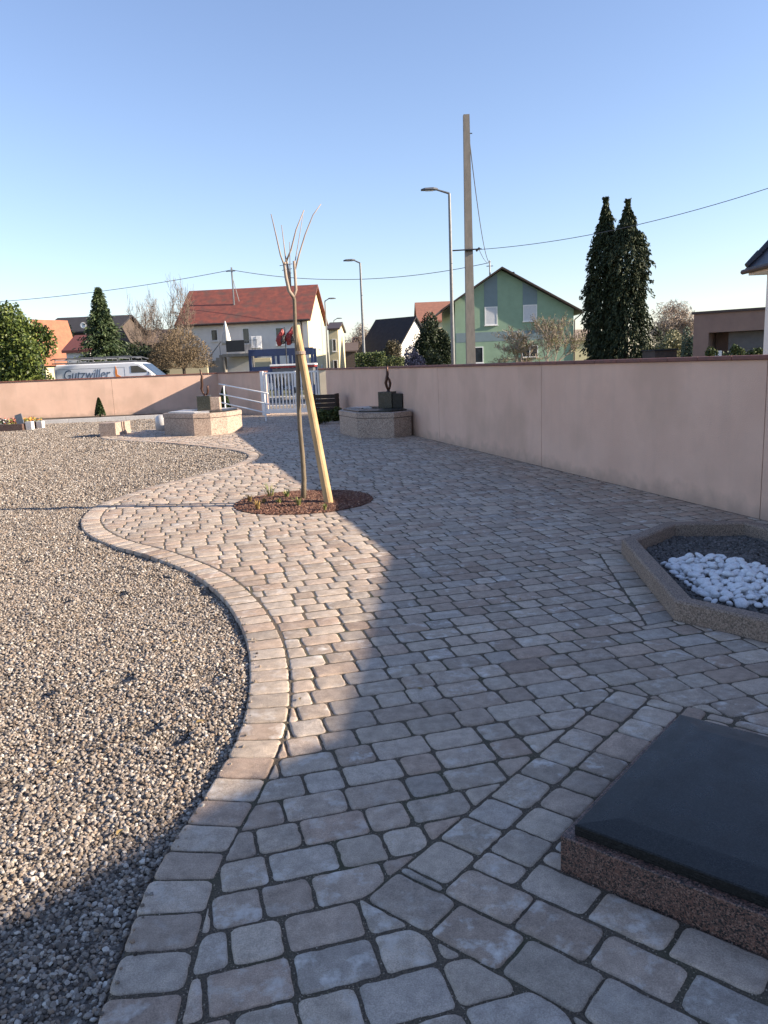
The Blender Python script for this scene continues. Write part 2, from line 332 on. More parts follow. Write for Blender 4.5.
TREE = (-.97, 9.25); BEDR = .84
U1 = Vector((.645,.764)); U2 = Vector((.764,-.645))          # axes of the grave slab in plan
S0 = Vector((.56,2.19))                                       # near left corner of slab
Z0 = Vector((-.11,2.09))                                      # corner of the paving zone round it
ZL = 1.87; ZW = 2.1
def zp(a, b): p = Z0 + U1*a + U2*b; return (p.x, p.y)
ZONE = [zp(0,0), zp(0,ZW), zp(ZL,ZW), zp(ZL,0)]
PLAN = [(1.93,6.12),(1.74,4.47),(2.11,4.03),(2.75,3.84),(3.35,4.3),(3.52,5.6),(3.2,6.62),(2.50,6.70)]   # planter outline (counter clockwise-ish)
STRIPZ = [(1.755,6.15),(1.55,4.40),(1.75,4.48),(1.945,6.13)]
FOUL = [(-5.75,20.6),(-4.75,19.72),(-4.33,19.78),(-3.96,20.05),(-3.72,20.85),(-3.95,21.7),(-4.75,22.1),(-5.55,21.75)]
FOUR = [(-.98,18.7),(-.52,17.35),(.30,16.98),(.70,17.35),(.52,18.2),(.25,19.1),(-.30,19.6),(-.85,19.45)]
def area(P): return .5*sum(P[i][0]*P[(i+1)%len(P)][1]-P[(i+1)%len(P)][0]*P[i][1] for i in range(len(P)))
def ccw(P): return P if area(P) > 0 else P[::-1]
def clip(P, ax, ay, nx, ny):                      # keep (p-a).n >= 0
    out = []
    for i in range(len(P)):
        p, q = P[i], P[(i+1) % len(P)]; dp = (p[0]-ax)*nx+(p[1]-ay)*ny; dq = (q[0]-ax)*nx+(q[1]-ay)*ny
        if dp >= 0: out.append(p)
        if (dp >= 0) != (dq >= 0):
            t = dp/(dp-dq); out.append((p[0]+(q[0]-p[0])*t, p[1]+(q[1]-p[1])*t))
    return out
def inset(P, d):
    Q = P
    for i in range(len(P)):
        a, b = P[i], P[(i+1) % len(P)]; dx, dy = b[0]-a[0], b[1]-a[1]; L = math.hypot(dx, dy)
        if L < 1e-5: continue
        nx, ny = -dy/L, dx/L; Q = clip(Q, a[0]+nx*d, a[1]+ny*d, nx, ny)
        if len(Q) < 3: return []
    return Q
def subtract(P, K):                               # convex K removed; list of convex pieces
    K = ccw(K); inside = P; cuts = []
    for i in range(len(K)):
        a, b = K[i], K[(i+1) % len(K)]; nx, ny = -(b[1]-a[1]), b[0]-a[0]; inside = clip(inside, a[0], a[1], nx, ny)
        if len(inside) < 3: return [P]
        Q = clip(P, a[0], a[1], -nx, -ny); cuts.append((area(Q) if len(Q) >= 3 else 0, a, nx, ny, Q))
    if abs(area(inside)) < 1e-5: return [P]
    total = area(P) - area(inside); cuts.sort(key=lambda c: -c[0])
    if cuts[0][0] > .95*total: return [cuts[0][4]]
    out = []; rem = P
    for ar, a, nx, ny, Q in cuts:
        o = clip(rem, a[0], a[1], -nx, -ny)
        if len(o) >= 3 and area(o) > .0008: out.append(o)
        rem = clip(rem, a[0], a[1], nx, ny)
        if len(rem) < 3: break
    return out
def circ(c, r, n): return [(c[0]+r*math.cos(2*math.pi*k/n), c[1]+r*math.sin(2*math.pi*k/n)) for k in range(n)]
STV = []; STF = []; STC = []
def stone(P, y):
    P = inset(ccw(P), .0035 + random.random()*(.0048 if y < 4 else .003))
    if len(P) < 3 or area(P) < .0009: return
    # drop very short edges
    Q = [p for i, p in enumerate(P) if math.dist(p, P[i-1]) > .006]
    if len(Q) < 3: return
    far = y > 9
    ring = []; n = len(Q)
    for i in range(n):
        a, p, b = Q[i-1], Q[i], Q[(i+1) % n]
        r = random.uniform(.012, .034)
        la, lb = math.dist(a, p), math.dist(b, p); ra = min(r, la*.42)/la; rb = min(r*random.uniform(.7,1.3), lb*.42)/lb
        A = (p[0]+(a[0]-p[0])*ra, p[1]+(a[1]-p[1])*ra); B = (p[0]+(b[0]-p[0])*rb, p[1]+(b[1]-p[1])*rb)
        for t in ((0,1) if far else (0,.33,.67,1)):
            ring.append(((1-t)**2*A[0]+2*t*(1-t)*p[0]+t*t*B[0], (1-t)**2*A[1]+2*t*(1-t)*p[1]+t*t*B[1]))
    if not far and y < 5.5:
        rr = []
        for i in range(len(ring)):
            p, q = ring[i], ring[(i+1) % len(ring)]; rr.append(p); d = math.dist(p, q); kk = int(d/.028)
            for z in range(1, kk+1): f = z/(kk+1); e = random.gauss(0,.0012); rr.append((p[0]+(q[0]-p[0])*f-(q[1]-p[1])/d*e, p[1]+(q[1]-p[1])*f+(q[0]-p[0])/d*e))
        ring = rr
    m = len(ring); cx = sum(p[0] for p in ring)/m; cy = sum(p[1] for p in ring)/m
    zz = max(-.0012, random.gauss(0, .0013)); tx, ty = random.gauss(0, .0055), random.gauss(0, .0055)
    o = len(STV)
    def top(p, dz): return zz + tx*(p[0]-cx) + ty*(p[1]-cy) + dz
    def sh(p, k, j=0): 
        d = math.hypot(p[0]-cx, p[1]-cy); f = max(0, (d-k+random.uniform(-j,j))/d); return (cx+(p[0]-cx)*f, cy+(p[1]-cy)*f)
    for p in ring: STV.append((*p, -.035))
    for p in ring: q = sh(p, 0, .0012); STV.append((*q, top(q, -.0058)))
    for p in ring: q = sh(p, .0045, .001); STV.append((*q, top(q, -.0015)))
    for p in ring: q = sh(p, .012, .001); STV.append((*q, top(q, 0)))
    STV.append((cx, cy, top((cx,cy), .0008)))
    for lv in range(3):
        for k in range(m):
            k2 = (k+1) % m; STF.append((o+lv*m+k, o+lv*m+k2, o+(lv+1)*m+k2, o+(lv+1)*m+k))
    for k in range(m): STF.append((o+3*m+k, o+3*m+(k+1) % m, o+4*m))
    c = (random.random(), random.random(), random.random()**1.6)
    STC.extend([c]*(4*m+1))
def side_of_curve(p):
    d = np.hypot(INF[:,0]-p[0], INF[:,1]-p[1]); i = int(np.argmin(d)); return i, float(d[i])
TH = math.atan(.265); RX = Vector((math.cos(TH), math.sin(TH))); RY = Vector((-math.sin(TH), math.cos(TH)))
ROWH = .158
OBST = [(ZONE, 2.5), (PLAN, 2), (STRIPZ, 1.5), (circ(TREE, BEDR, 36), 1.3), (FOUL, 2), (FOUR, 2)]
def center(P): return (sum(p[0] for p in P)/len(P), sum(p[1] for p in P)/len(P))
OBST = [(ccw(P), center(P), max(math.dist(center(P), q) for q in P)) for P, _ in OBST]
def field():
    for j in range(-8, 215):
        u = -9 + random.random()*.3; big = random.random() < .5
        while u < 11:
            run = .237 if big else .158
            L = run*random.uniform(.97,1.03)
            q = [RX*u + RY*(j*ROWH), RX*(u+L) + RY*(j*ROWH), RX*(u+L) + RY*((j+1)*ROWH), RX*u + RY*((j+1)*ROWH)]
            u += L; big = (not big) if random.random() < .85 else big
            P = [(p.x, p.y) for p in q]; c = center(P)
            if c[1] < -.6 or c[1] > 28.8 or c[0] > wallx(c[1]) + .15 or c[0] < -7.7: continue
            i, d = side_of_curve(c)
            n_ = NR[i]; s_ = (c[0]-INF[i,0])*n_[0] + (c[1]-INF[i,1])*n_[1]
            if s_ < 0 and d > .2: continue
            if s_ < 0 and c[1] < -.4: continue
            if d < .2:
                P = clip(P, INF[i,0], INF[i,1], n_[0], n_[1])
                if len(P) < 3: continue
            P = clip(P, WK - .012, 0, -1, WD)
            if len(P) < 3: continue
            Ps_ = [P]
            for K, kc, kr in OBST:
                if math.dist(c, kc) < kr + .2: Ps_ = [q2 for q1 in Ps_ for q2 in subtract(q1, K) if len(q2) >= 3]
            for q1 in Ps_: stone(q1, c[1])
field()
# border course along the gravel
S = resample(OUT, .157); ts = tangents(S); nr = np.stack([ts[:,1], -ts[:,0]], 1)
for i in range(len(S)-1):
    a, b = S[i], S[i+1]; c, d = S[i+1]+nr[i+1]*BW, S[i]+nr[i]*BW
    stone([tuple(a), tuple(b), tuple(c), tuple(d)], a[1])
# zone round the grave slab: columns along its left side, rows along its near side
def zone():
    for b, wd, s0, L0 in [(0,.168,.20,.385),(.169,.166,.322,.43),(.336,.10,.478,.56)]:
        if b == 0: stone([zp(.165,b), zp(.165,b+wd), zp(.199,b+wd), zp(.199,b)], 2)
        stone([zp(s0,b), zp(s0,b+wd), zp(L0,b+wd), zp(L0,b)], 2); a = L0
        while a < ZL - .05:
            L = random.choice([.158,.165,.21]); L = min(L, ZL - a)
            if b > .3: L = .12
            stone([zp(a,b), zp(a,b+wd), zp(a+L,b+wd), zp(a+L,b)], 2); a += L
    for a, h, b in [(0,.164,0),(.166,.155,.169),(.323,.154,.336)]:
        while b < ZW:
            L = .237*random.uniform(.96,1.04); stone([zp(a,b), zp(a,b+L), zp(a+h,b+L), zp(a+h,b)], 2); b += L
    a = 1.487; k_ = 0
    while a < ZL-.05:
        b = .437
        if k_: stone([zp(a,b), zp(a,b+.12), zp(min(a+.157,ZL),b+.12), zp(min(a+.157,ZL),b)], 2); b += .12
        while b < ZW:
            L = .235; stone([zp(a,b), zp(a,b+L), zp(min(a+.157,ZL),b+L), zp(min(a+.157,ZL),b)], 2); b += L
        a += .157; k_ += 1
zone()
for k in range(9):
    t0, t1 = k/9, (k+1)/9; A, B, C_, D_ = [np.array(p) for p in STRIPZ]
    stone([tuple(A+(B-A)*t0), tuple(A+(B-A)*t1), tuple(D_+(C_-D_)*t1), tuple(D_+(C_-D_)*t0)], 5)
def paving_mesh():
    me = bpy.data.meshes.new('paving'); me.from_pydata(STV, [], STF); me.update()
    ca = me.color_attributes.new('stone', 'FLOAT_COLOR', 'POINT')
    ca.data.foreach_set('color', np.concatenate([np.array(STC), np.ones((len(STC),1))], 1).astype(np.float32).ravel())
    me.polygons.foreach_set('use_smooth', [True]*len(me.polygons))
    me.materials.append(M_paver); o = bpy.data.objects.new('paving', me); COL.objects.link(o); tag(o, kind='structure')
paving_mesh()
# joint bed below the pavers
k = MB()
for i in range(0, len(OUTF)-1, 2):
    a = OUTF[i]+NR[i]*.01; j = min(i+2, len(OUTF)-1); b = OUTF[j]+NR[j]*.01
    xa, xb = max(wallx(a[1])+.02, a[0]+.3), max(wallx(b[1])+.02, b[0]+.3)
    if abs(b[1]-a[1]) < 1e-4: continue
    k.add([(a[0],a[1],-.008),(xa,a[1],-.012),(xb,b[1],-.012),(b[0],b[1],-.012)], [(0,1,2,3)])
# a single regular sheet instead of slivers
k = MB(); edge = [(float(p[0]), float(p[1])) for p in OUTF[::3] + NR[::3]*.012]
edge = [p for p in edge] + [(-6.3,30.4),(wallx(30.4)+1.2,30.4),(wallx(-.6)+.05,-.6)]
YS = 4.0; lo_ = [p for p in edge if p[1] < YS]; hi_ = [p for p in edge if p[1] >= YS]; xl_ = float(np.interp(YS, OUTF[:200,1], OUTF[:200,0]))+.012
lo_ = [(xl_,YS) if False else p for p in lo_]
near_ = [p for p in edge[:-3] if p[1] < YS] + [(xl_,YS),(wallx(YS)+.05,YS),(wallx(-.6)+.05,-.6)]
k.add([(x,y,-.0062) for x,y in near_], [tuple(range(len(near_)))])
def tri_sheet(mb, name, m):
    me = bpy.data.meshes.new(name); bm = bmesh.new(); vs = [bm.verts.new(v) for v in mb.v]; f = bm.faces.new(vs)
    bmesh.ops.triangulate(bm, faces=[f]); bmesh.ops.recalc_face_normals(bm, faces=bm.faces[:])
    for f in bm.faces:
        if f.normal.z < 0: f.normal_flip()
    bm.to_mesh(me); bm.free(); me.materials.append(m); o = bpy.data.objects.new(name, me); COL.objects.link(o); return tag(o, kind='structure')
tri_sheet(k, 'joint_sand', M_sand)
k = MB(); far_ = [(xl_,YS)] + [p for p in edge[:-3] if p[1] >= YS] + [(-6.3,30.4),(wallx(30.4)+1.2,30.4),(wallx(YS)+.05,YS)]
k.add([(x,y,-.003) for x,y in far_], [tuple(range(len(far_)))]); tri_sheet(k, 'joint_sand_far', M_sand).name = 'joint_sand'

# ------------------------------------------------------------------ ground, road
g = MB(); g.box(-600, 600, -200, 1200, -1.2, -.10)
tag(part('ground', g, M_grass), kind='structure')
g = MB(); g.box(-90, 90, 34.2, 42.5, -.09, -.055); tag(part('road', g, M_asphalt), kind='structure')
g = MB()
for x in range(-80, 80, 6): g.box(x, x+3, 38.3, 38.42, -.052, -.050)
tag(part('road_marking', g, M_paint), kind='structure')
g = MB(); g.box(-90, 90, 42.5, 44.5, -.09, .05); g.box(-90, 90, 33.2, 34.2, -.09, .045); tag(part('pavement', g, M_kerb), kind='structure')

# gravel sheet with relief
def gravel_sheet():
    def grid(x0, x1, y0, y1, s, zoff=0):
        xs = np.arange(x0, x1+s/2, s); ys = np.arange(y0, y1+s/2, s); X, Y = np.meshgrid(xs, ys); Z = gz(X, Y) + zoff
        V = np.stack([X.ravel(), Y.ravel(), Z.ravel()], 1); nx, ny = len(xs), len(ys)
        I = np.arange((ny-1)*nx).reshape(ny-1, nx)[:, :-1].ravel(); F = np.stack([I, I+1, I+nx+1, I+nx], 1); return V, F
    V1, F1 = grid(-24, .4, -1.4, 33.0, .08)
    # keep cells left of the paving edge (1 cell under it)
    c = V1[F1].mean(1); d = np.full(len(c), 1e9); side = np.zeros(len(c))
    P = OUTF[::4]; N_ = NR[::4]
    for s in range(0, len(c), 20000):
        cc = c[s:s+20000, :2]; dd = np.hypot(cc[:,None,0]-P[None,:,0], cc[:,None,1]-P[None,:,1]); i = dd.argmin(1)
        side[s:s+20000] = ((cc-P[i])*N_[i]).sum(1)
    keep = side < .06; F1 = F1[keep]
    o = npmesh('gravel_ground', V1, F1, M_gravelbase, smooth=True); tag(o, kind='structure')
gravel_sheet()

def scatter(name, P, S, tone, mat, rough=.35, flat=.75, label=None, cat=None, sub=2, box=False):
    me = bpy.data.meshes.new(name); me.vertices.add(len(P)); me.vertices.foreach_set('co', np.asarray(P, np.float32).ravel())
    a = me.attributes.new('scl', 'FLOAT_VECTOR', 'POINT'); a.data.foreach_set('vector', np.asarray(S, np.float32).ravel())
    a = me.attributes.new('tone', 'FLOAT', 'POINT'); a.data.foreach_set('value', np.asarray(tone, np.float32))
    me.materials.append(mat)
    o = bpy.data.objects.new(name, me); COL.objects.link(o)
    ng = bpy.data.node_groups.new(name, 'GeometryNodeTree'); ng.interface.new_socket('Geometry', in_out='INPUT', socket_type='NodeSocketGeometry'); ng.interface.new_socket('Geometry', in_out='OUTPUT', socket_type='NodeSocketGeometry')
    n = ng.nodes; l = ng.links; gi = n.new('NodeGroupInput'); go = n.new('NodeGroupOutput'); iop = n.new('GeometryNodeInstanceOnPoints')
    j = n.new('GeometryNodeJoinGeometry')
    for q in range(1 if box else 4):
        if box:
            ic = n.new('GeometryNodeMeshCube'); ic.inputs['Size'].default_value = (2,1.1,.35); out = ic.outputs[0]
        else:
            ic = n.new('GeometryNodeMeshIcoSphere'); ic.inputs['Radius'].default_value = 1; ic.inputs['Subdivisions'].default_value = sub; out = ic.outputs[0]
            sp = n.new('GeometryNodeSetPosition'); nz = n.new('ShaderNodeTexNoise'); nz.inputs['Scale'].default_value = .9; nz.inputs['Detail'].default_value = 1
            ps = n.new('GeometryNodeInputPosition'); va = n.new('ShaderNodeVectorMath'); va.operation = 'ADD'; va.inputs[1].default_value = (q*7.3, q*3.1, 5)
            l.new(ps.outputs[0], va.inputs[0]); l.new(va.outputs[0], nz.inputs['Vector'])
            vs = n.new('ShaderNodeVectorMath'); vs.operation = 'SUBTRACT'; vs.inputs[1].default_value = (.5,.5,.5); l.new(nz.outputs['Color'], vs.inputs[0])
            vm = n.new('ShaderNodeVectorMath'); vm.operation = 'SCALE'; vm.inputs['Scale'].default_value = rough*4; l.new(vs.outputs[0], vm.inputs[0])
            l.new(out, sp.inputs['Geometry']); l.new(vm.outputs[0], sp.inputs['Offset']); out = sp.outputs[0]
        sm = n.new('GeometryNodeSetMaterial'); sm.inputs['Material'].default_value = mat; l.new(out, sm.inputs[0])
        gt = n.new('GeometryNodeGeometryToInstance'); l.new(sm.outputs[0], gt.inputs[0]); l.new(gt.outputs[0], j.inputs[0])
    l.new(gi.outputs[0], iop.inputs['Points']); l.new(j.outputs[0], iop.inputs['Instance']); iop.inputs['Pick Instance'].default_value = True
    rv = n.new('FunctionNodeRandomValue'); rv.data_type = 'FLOAT_VECTOR'; rv.inputs[0].default_value = (-.7,-.7,0) if flat else (0,0,0); rv.inputs[1].default_value = (.7,.7,6.28)
    l.new(rv.outputs[0], iop.inputs['Rotation'])
    na = n.new('GeometryNodeInputNamedAttribute'); na.data_type = 'FLOAT_VECTOR'; na.inputs[0].default_value = 'scl'; l.new(na.outputs[0], iop.inputs['Scale'])
    l.new(iop.outputs[0], go.inputs[0])
    md = o.modifiers.new('scatter', 'NODES'); md.node_group = ng
    return tag(o, label, cat, kind='stuff')
def gravel_points():
    Ps = []
    def zone_(y0, y1, dens, s0, s1, xl):
        xm = -.56*y1-1.2; A = (y1-y0)*(2-xm); n_ = int(A*dens); x = rng.uniform(xm, 2, n_); y = rng.uniform(y0, y1, n_)
        keep = x > xl(y); x, y = x[keep], y[keep]; P = OUTF[::4]; N_ = NR[::4]; side = np.zeros(len(x))
        for s in range(0, len(x), 20000):
            cx = x[s:s+20000]; cy = y[s:s+20000]; dd = np.hypot(cx[:,None]-P[None,:,0], cy[:,None]-P[None,:,1]); i = dd.argmin(1)
            side[s:s+20000] = (cx-P[i,0])*N_[i,0] + (cy-P[i,1])*N_[i,1]
        keep = side < -.006; x, y = x[keep], y[keep]
        s = .93*rng.uniform(s0, s1, len(x))*np.where(rng.random(len(x)) < .06, 1.35, 1)
        Ps.append((x, y, s))
    xl = lambda y: -.56*y - 1.1
    zone_(-.2, 3.2, 9000, .0042, .0092, xl); zone_(3.2, 6, 7500, .0046, .0092, xl); zone_(6, 10, 4200, .0055, .0105, xl); zone_(10, 17, 1500, .008, .014, xl); zone_(17, 29.5, 800, .010, .018, lambda y: -.56*y-1)
    x = np.concatenate([p[0] for p in Ps]); y = np.concatenate([p[1] for p in Ps]); s = np.concatenate([p[2] for p in Ps])
    z = gz(x, y) + rng.uniform(-.2, 1.0, len(x))*s
    S_ = np.stack([s*rng.uniform(.85,1.35,len(s)), s, s*rng.uniform(.55,.9,len(s))], 1)
    print('gravel stones', len(x))
    scatter('gravel', np.stack([x,y,z],1), S_, rng.random(len(x)), M_gravel, rough=.28, label='beige and grey pea gravel filling the left side of the path', cat='gravel')
gravel_points()

n_ = 60000; y = rng.uniform(.9, 4.6, n_); x = -.9 + rng.random(n_)*(.62*y+1.5); d_ = np.array([np.interp(v, OUTF[:140,1], OUTF[:140,0]) for v in y]); k_ = x > d_+.01; x, y = x[k_], y[k_]
s_ = rng.uniform(.0011,.0026,len(x)); scatter('joint_grit', np.stack([x,y,-.0068+s_*.3],1), np.stack([s_*1.2,s_,s_*.8],1), rng.random(len(x)), gravelmat('grit', [(.10,.08,.06),(.30,.24,.17),(.16,.12,.09),(.42,.35,.27),(.20,.17,.11)]), label='fine brown grit filling the joints between the pavers', cat='grit', sub=1)
i_ = rng.integers(20, 330, 240); o_ = np.abs(rng.normal(0,.02,240)); x = OUTF[i_,0]+NR[i_,0]*(.01+o_); y = OUTF[i_,1]+NR[i_,1]*(.01+o_); s_ = rng.uniform(.003,.007,240)
scatter('stray_gravel', np.stack([x,y,.001+s_*.5],1), np.stack([s_*1.2,s_,s_*.8],1), rng.random(240), M_gravel, label='stray gravel stones lying on the paved border', cat='gravel')
# ------------------------------------------------------------------ boundary walls
WT = 1.50; CT = 1.545
def wall_run(name, label, pts, joints_every=4.6, th=.2, start=0.0, ztop=WT, zbot=-.1, side=1, ctop=None):
    """wall along pts (front face line); thickness to the left of travel (side=1)"""
    a, b = Vector((*pts[0],0)), Vector((*pts[1],0)); d = (b-a); L = d.length; ang = math.atan2(d.y, d.x)
    t = thing(name, label, 'wall', (a.x, a.y, 0), ang)
    mb = MB(); xs = [0.0]; x = start
    while x < L:
        if x > .3 and x < L-.3: xs.append(x)
        x += joints_every
    xs.append(L); y0, y1 = (0, th*side) if side > 0 else (th*side, 0)
    for i in range(len(xs)-1):
        mb.box(xs[i]+(.005 if i else 0), xs[i+1]-(.005 if i < len(xs)-2 else 0), y0, y1, zbot, ztop)
    part('rendered_panel', mb, M_wall, t)
    mb = MB(); mb.box(.03, L-.03, y0+.03, y1-.03, zbot, ztop-.02); part('wall_core', mb, M_dark, t)
    cp = MB(); x = -.02
    while x < L:
        x2 = min(x+.5, L+.02); cp.bbox(x, x2-.004, y0-.035, y1+.035, ztop+.002, (ctop or CT), .008); x = x2
    part('coping', cp, M_coping, t)
    return t
ye = 26.4
wr = wall_run('boundary_wall', 'long pink rendered wall with thin red brown coping running along the right side', [(wallx(ye), ye), (wallx(-6), -6)], 4.45, start=2.12, side=1)
FW0, FW1 = (-24.0, 29.4), (-6.62, 32.3)
wall_run('boundary_wall', 'pink rendered rear wall with red brown coping, behind the gravel on the left', [FW0, FW1], 5.0, start=3.4, side=1)
EW0, EW1 = (-5.82, 30.0), (-4.62, 29.3)
wall_run('boundary_wall', 'short splayed wall section in shade left of the entrance', [FW1, EW0], 9, side=1)
wall_run('boundary_wall', 'short sunlit pink wall section directly left of the white gate', [EW0, (-4.15, 27.6)], 9, side=1, th=.25)
# cream gate pier
t = thing('gate_pier', 'cream square gate pier between the white gate and the long wall', 'pier', (D(325, 400, 26.95).x, 26.95, 0))
mb = MB(); mb.bbox(-.14,.14,-.16,.16,0,1.5,.01); part('shaft', mb, pmat('cream_render', (.62,.55,.42), (.55,.48,.36), scale=3, rough=.9), t)
mb = MB(); mb.bbox(-.18,.18,-.2,.2,1.502,1.55,.008); part('cap', mb, M_coping, t)
# gate with two leaves
GA = Vector((-4.05, 27.35, 0)); GB = Vector((D(321, 400, 26.9).x, 26.9, 0)); gang = math.atan2((GB-GA).y, (GB-GA).x); GL = (GB-GA).length
t = thing('double_gate', 'white metal double gate with vertical bars closing the entrance', 'gate', GA, gang)
for (x0, x1) in ((.05, 1.22), (1.27, GL-.02)):
    lf = MB(); lf.bbox(x0,x0+.07,-.03,.03,.05,1.5,.006); lf.bbox(x1-.07,x1,-.03,.03,.05,1.5,.006)
    lf.box(x0+.07,x1-.07,-.025,.025,.07,.22); lf.box(x0+.07,x1-.07,-.025,.025,1.43,1.49)
    f = part('gate_leaf', lf, M_white, t)
    bars = MB(); n = max(3, int((x1-x0-.14)/.115)); 
    for i in range(n):
        xx = x0+.07+(x1-x0-.14)*(i+.5)/n; bars.box(xx-.022,xx+.022,-.012,.012,.221,1.429)
    part('bars', bars, M_white, f)
lk = MB(); lk.bbox(1.14,1.2,-.06,-.031,.75,.95,.006); part('lock', lk, M_dark, t)
ps = MB(); ps.bbox(-.08,.03,-.05,.05,0,1.53,.006); part('gate_post', ps, M_white, t)
# small notice on the wall, plant box
p = D(330, 383, 26.2)
t = thing('notice', 'small white notice fixed to the pink wall beside the gate pier', 'notice', (p.x+.06, 26.05, 1.12))
mb = MB(); mb.M = Matrix.Rotation(-R(75),4,'Z'); mb.bbox(-.11,.11,-.012,.012,-.17,.17,.004); part('board', mb, M_frame, t)
mb = MB(); mb.M = Matrix.Rotation(-R(75),4,'Z')
for i in range(4): mb.box(-.08,.08-.03*(i%2),-.015,-.0125,.08-i*.06,.10-i*.06)
part('text_lines', mb, M_dark, t)

# ramp handrail
A = D(219, 384, 26.5); B = D(268, 393.5, 24.2)
t = thing('handrail', 'white tubular ramp handrail with three rails in front of the gate', 'handrail', (A.x, A.y, 0))
for dz in (0, -.33, -.62):
    mb = MB(); mb.tube([A+Vector((0,0,dz)), B+Vector((0,0,dz))], .022, 8); part('rail', mb, M_white, t, world=True, smooth=True)
for f in (.10, .93):
    q = A.lerp(B, f); mb = MB(); mb.tube([(q.x,q.y,0),(q.x,q.y,q.z)], .026, 8); part('post', mb, M_white, t, world=True)

# ------------------------------------------------------------------ plants and trees
def leaves(name, C, size, mat, parent, world=True, elong=1.6, dirs=None, jit=1.0):
    """one quad leaf per row of C; size scalar or array"""
    n = len(C); s = np.broadcast_to(np.asarray(size, float), (n,))
    if dirs is None: dirs = rng.normal(size=(n,3))
    dirs = dirs + rng.normal(size=(n,3))*jit*.5; dirs /= np.linalg.norm(dirs,axis=1)[:,None]+1e-9
    r = rng.normal(size=(n,3)); b = np.cross(dirs, r); b /= np.linalg.norm(b,axis=1)[:,None]+1e-9
    d = dirs*(s*elong*.5)[:,None]; b = b*(s*.5)[:,None]
    V = np.stack([C-d, C+b*.9-d*.1, C+d, C-b*.9-d*.1], 1).reshape(-1,3); F = np.arange(4*n).reshape(n,4)
    return npmesh(name, V, F, mat, parent, world)
def blob_points(center, rad, n, nb=14, shell=.45, flat=1):
    """points near the surfaces of many overlapping lumps that make up a crown"""
    center = np.array(center, float); rad = np.array(rad, float); P = []
    bc = rng.normal(size=(nb,3)); bc /= np.linalg.norm(bc,axis=1)[:,None]; bc *= (rng.random(nb)**.4*.68)[:,None]
    br = rng.uniform(.26,.46,nb)
    k = rng.integers(0, nb, n); d = rng.normal(size=(n,3)); d /= np.linalg.norm(d,axis=1)[:,None]
    q = bc[k] + d*(br[k]*(1-shell*rng.random(n)**1.5))[:,None]
    return center + q*rad
def branches(mb, p, d, L, r, depth, spread=.5, up=.15, nseg=3, kids=(2,4), shrink=.68, droop=0, minr=.004):
    pts = [p]; rs = [r]; q = Vector(p); dd = Vector(d).normalized()
    for i in range(nseg):
        dd = (dd + Vector((random.gauss(0,.13),random.gauss(0,.13),random.gauss(0,.08)+up*.3-droop))).normalized(); q = q + dd*(L/nseg); pts.append(q.copy()); rs.append(max(minr, r*(1-.45*(i+1)/nseg)))
    mb.tube(pts, rs, 5 if depth > 1 else 3, cap=False)
    if depth <= 0: return
    for k in range(random.randint(*kids)):
        f = random.uniform(.35, 1); i = min(nseg-1, int(f*nseg)); o = pts[i].lerp(pts[i+1], f*nseg-i)
        a = Vector((random.gauss(0,1),random.gauss(0,1),random.gauss(0,.6))).normalized()
        nd = (dd*(1-spread) + a*spread + Vector((0,0,up))).normalized()
        branches(mb, o, nd, L*shrink*random.uniform(.75,1.15), max(minr, rs[i]*.6), depth-1, spread, up, nseg, kids, shrink, droop, minr)
    # leader
    branches(mb, pts[-1], dd, L*shrink, max(minr, rs[-1]), depth-1, spread, up, nseg, kids, shrink, droop, minr)
def tree_root(name, label, x, y, group=None, cat='tree', z=0): return thing(name, label, cat, (x, y, z), 0, group)

# young tree with its stake
t = tree_root('young_tree', 'slender bare young tree with upright forked twigs, planted in the bark bed', -.97, 9.2)
Y = 9.2
def P_(px, py, dy=0): return D(px, py, Y+dy)
mb = MB()
trunk = [Vector((-.975,Y,0)), P_(304,480), P_(302.5,455), P_(300,430), P_(298.5,400), P_(298,375), P_(296.5,345), P_(295,320), P_(294.3,300), P_(293.5,297)]
mb.tube(trunk, [.036,.030,.028,.027,.025,.024,.022,.021,.020,.019], 8); part('trunk', mb, M_bark, t, world=True, smooth=True)
tw = MB(); base = trunk[-1]
tw.tube([base, P_(289,291,-.03), P_(286,277,-.05), P_(284.5,266,-.05), P_(285,262,-.05)], [0.0231,0.0205,0.0192,0.0166,0.0140], 7)
tw.tube([P_(284.5,266,-.05), P_(280.5,255,-.08), P_(276,235,-.1), P_(271,214,-.15)], [0.0114,0.0095,0.0075,0.0052], 6)
tw.tube([P_(290,292,.02), P_(289,278,.05), P_(287,262,.05), P_(286,261,.05)], [0.0179,0.0166,0.0140,0.0127], 6)
tw.tube([P_(286,262,.05), P_(291,250,.02), P_(296,230,0), P_(304,210,0)], [0.0114,0.0095,0.0075,0.0056], 6)
tw.tube([P_(286,261,.03), P_(284,245,.1), P_(281.5,225,.15)], [0.0088,0.0062,0.0043], 5)
tw.tube([base, P_(296,290,.02), P_(295,275,.03), P_(294,261,.03)], [0.0205,0.0179,0.0166,0.0153], 7)
tw.tube([P_(295,270,.03), P_(299,255,.05), P_(305,235,.08), P_(313,215,.1), P_(321,204,.1)], [0.0114,0.0101,0.0082,0.0062,0.0049], 6)
tw.tube([P_(295,262,.03), P_(298,245,.15), P_(303,215,.2)], [0.0062,0.0049,0.0036], 5)
tw.tube([P_(290,275,.03), P_(290,258,-.1), P_(289.5,242,-.15)], [0.0062,0.0049,0.0036], 5)
part('crown', tw, M_twigpale, t, world=True, smooth=True)
S_b = G(328.5, 501, .05); S_t = D(295.8, 326, Y+.06)
t = thing('tree_stake', 'thick yellow peeled wooden stake leaning against the young tree', 'stake', (S_b.x, S_b.y, 0))
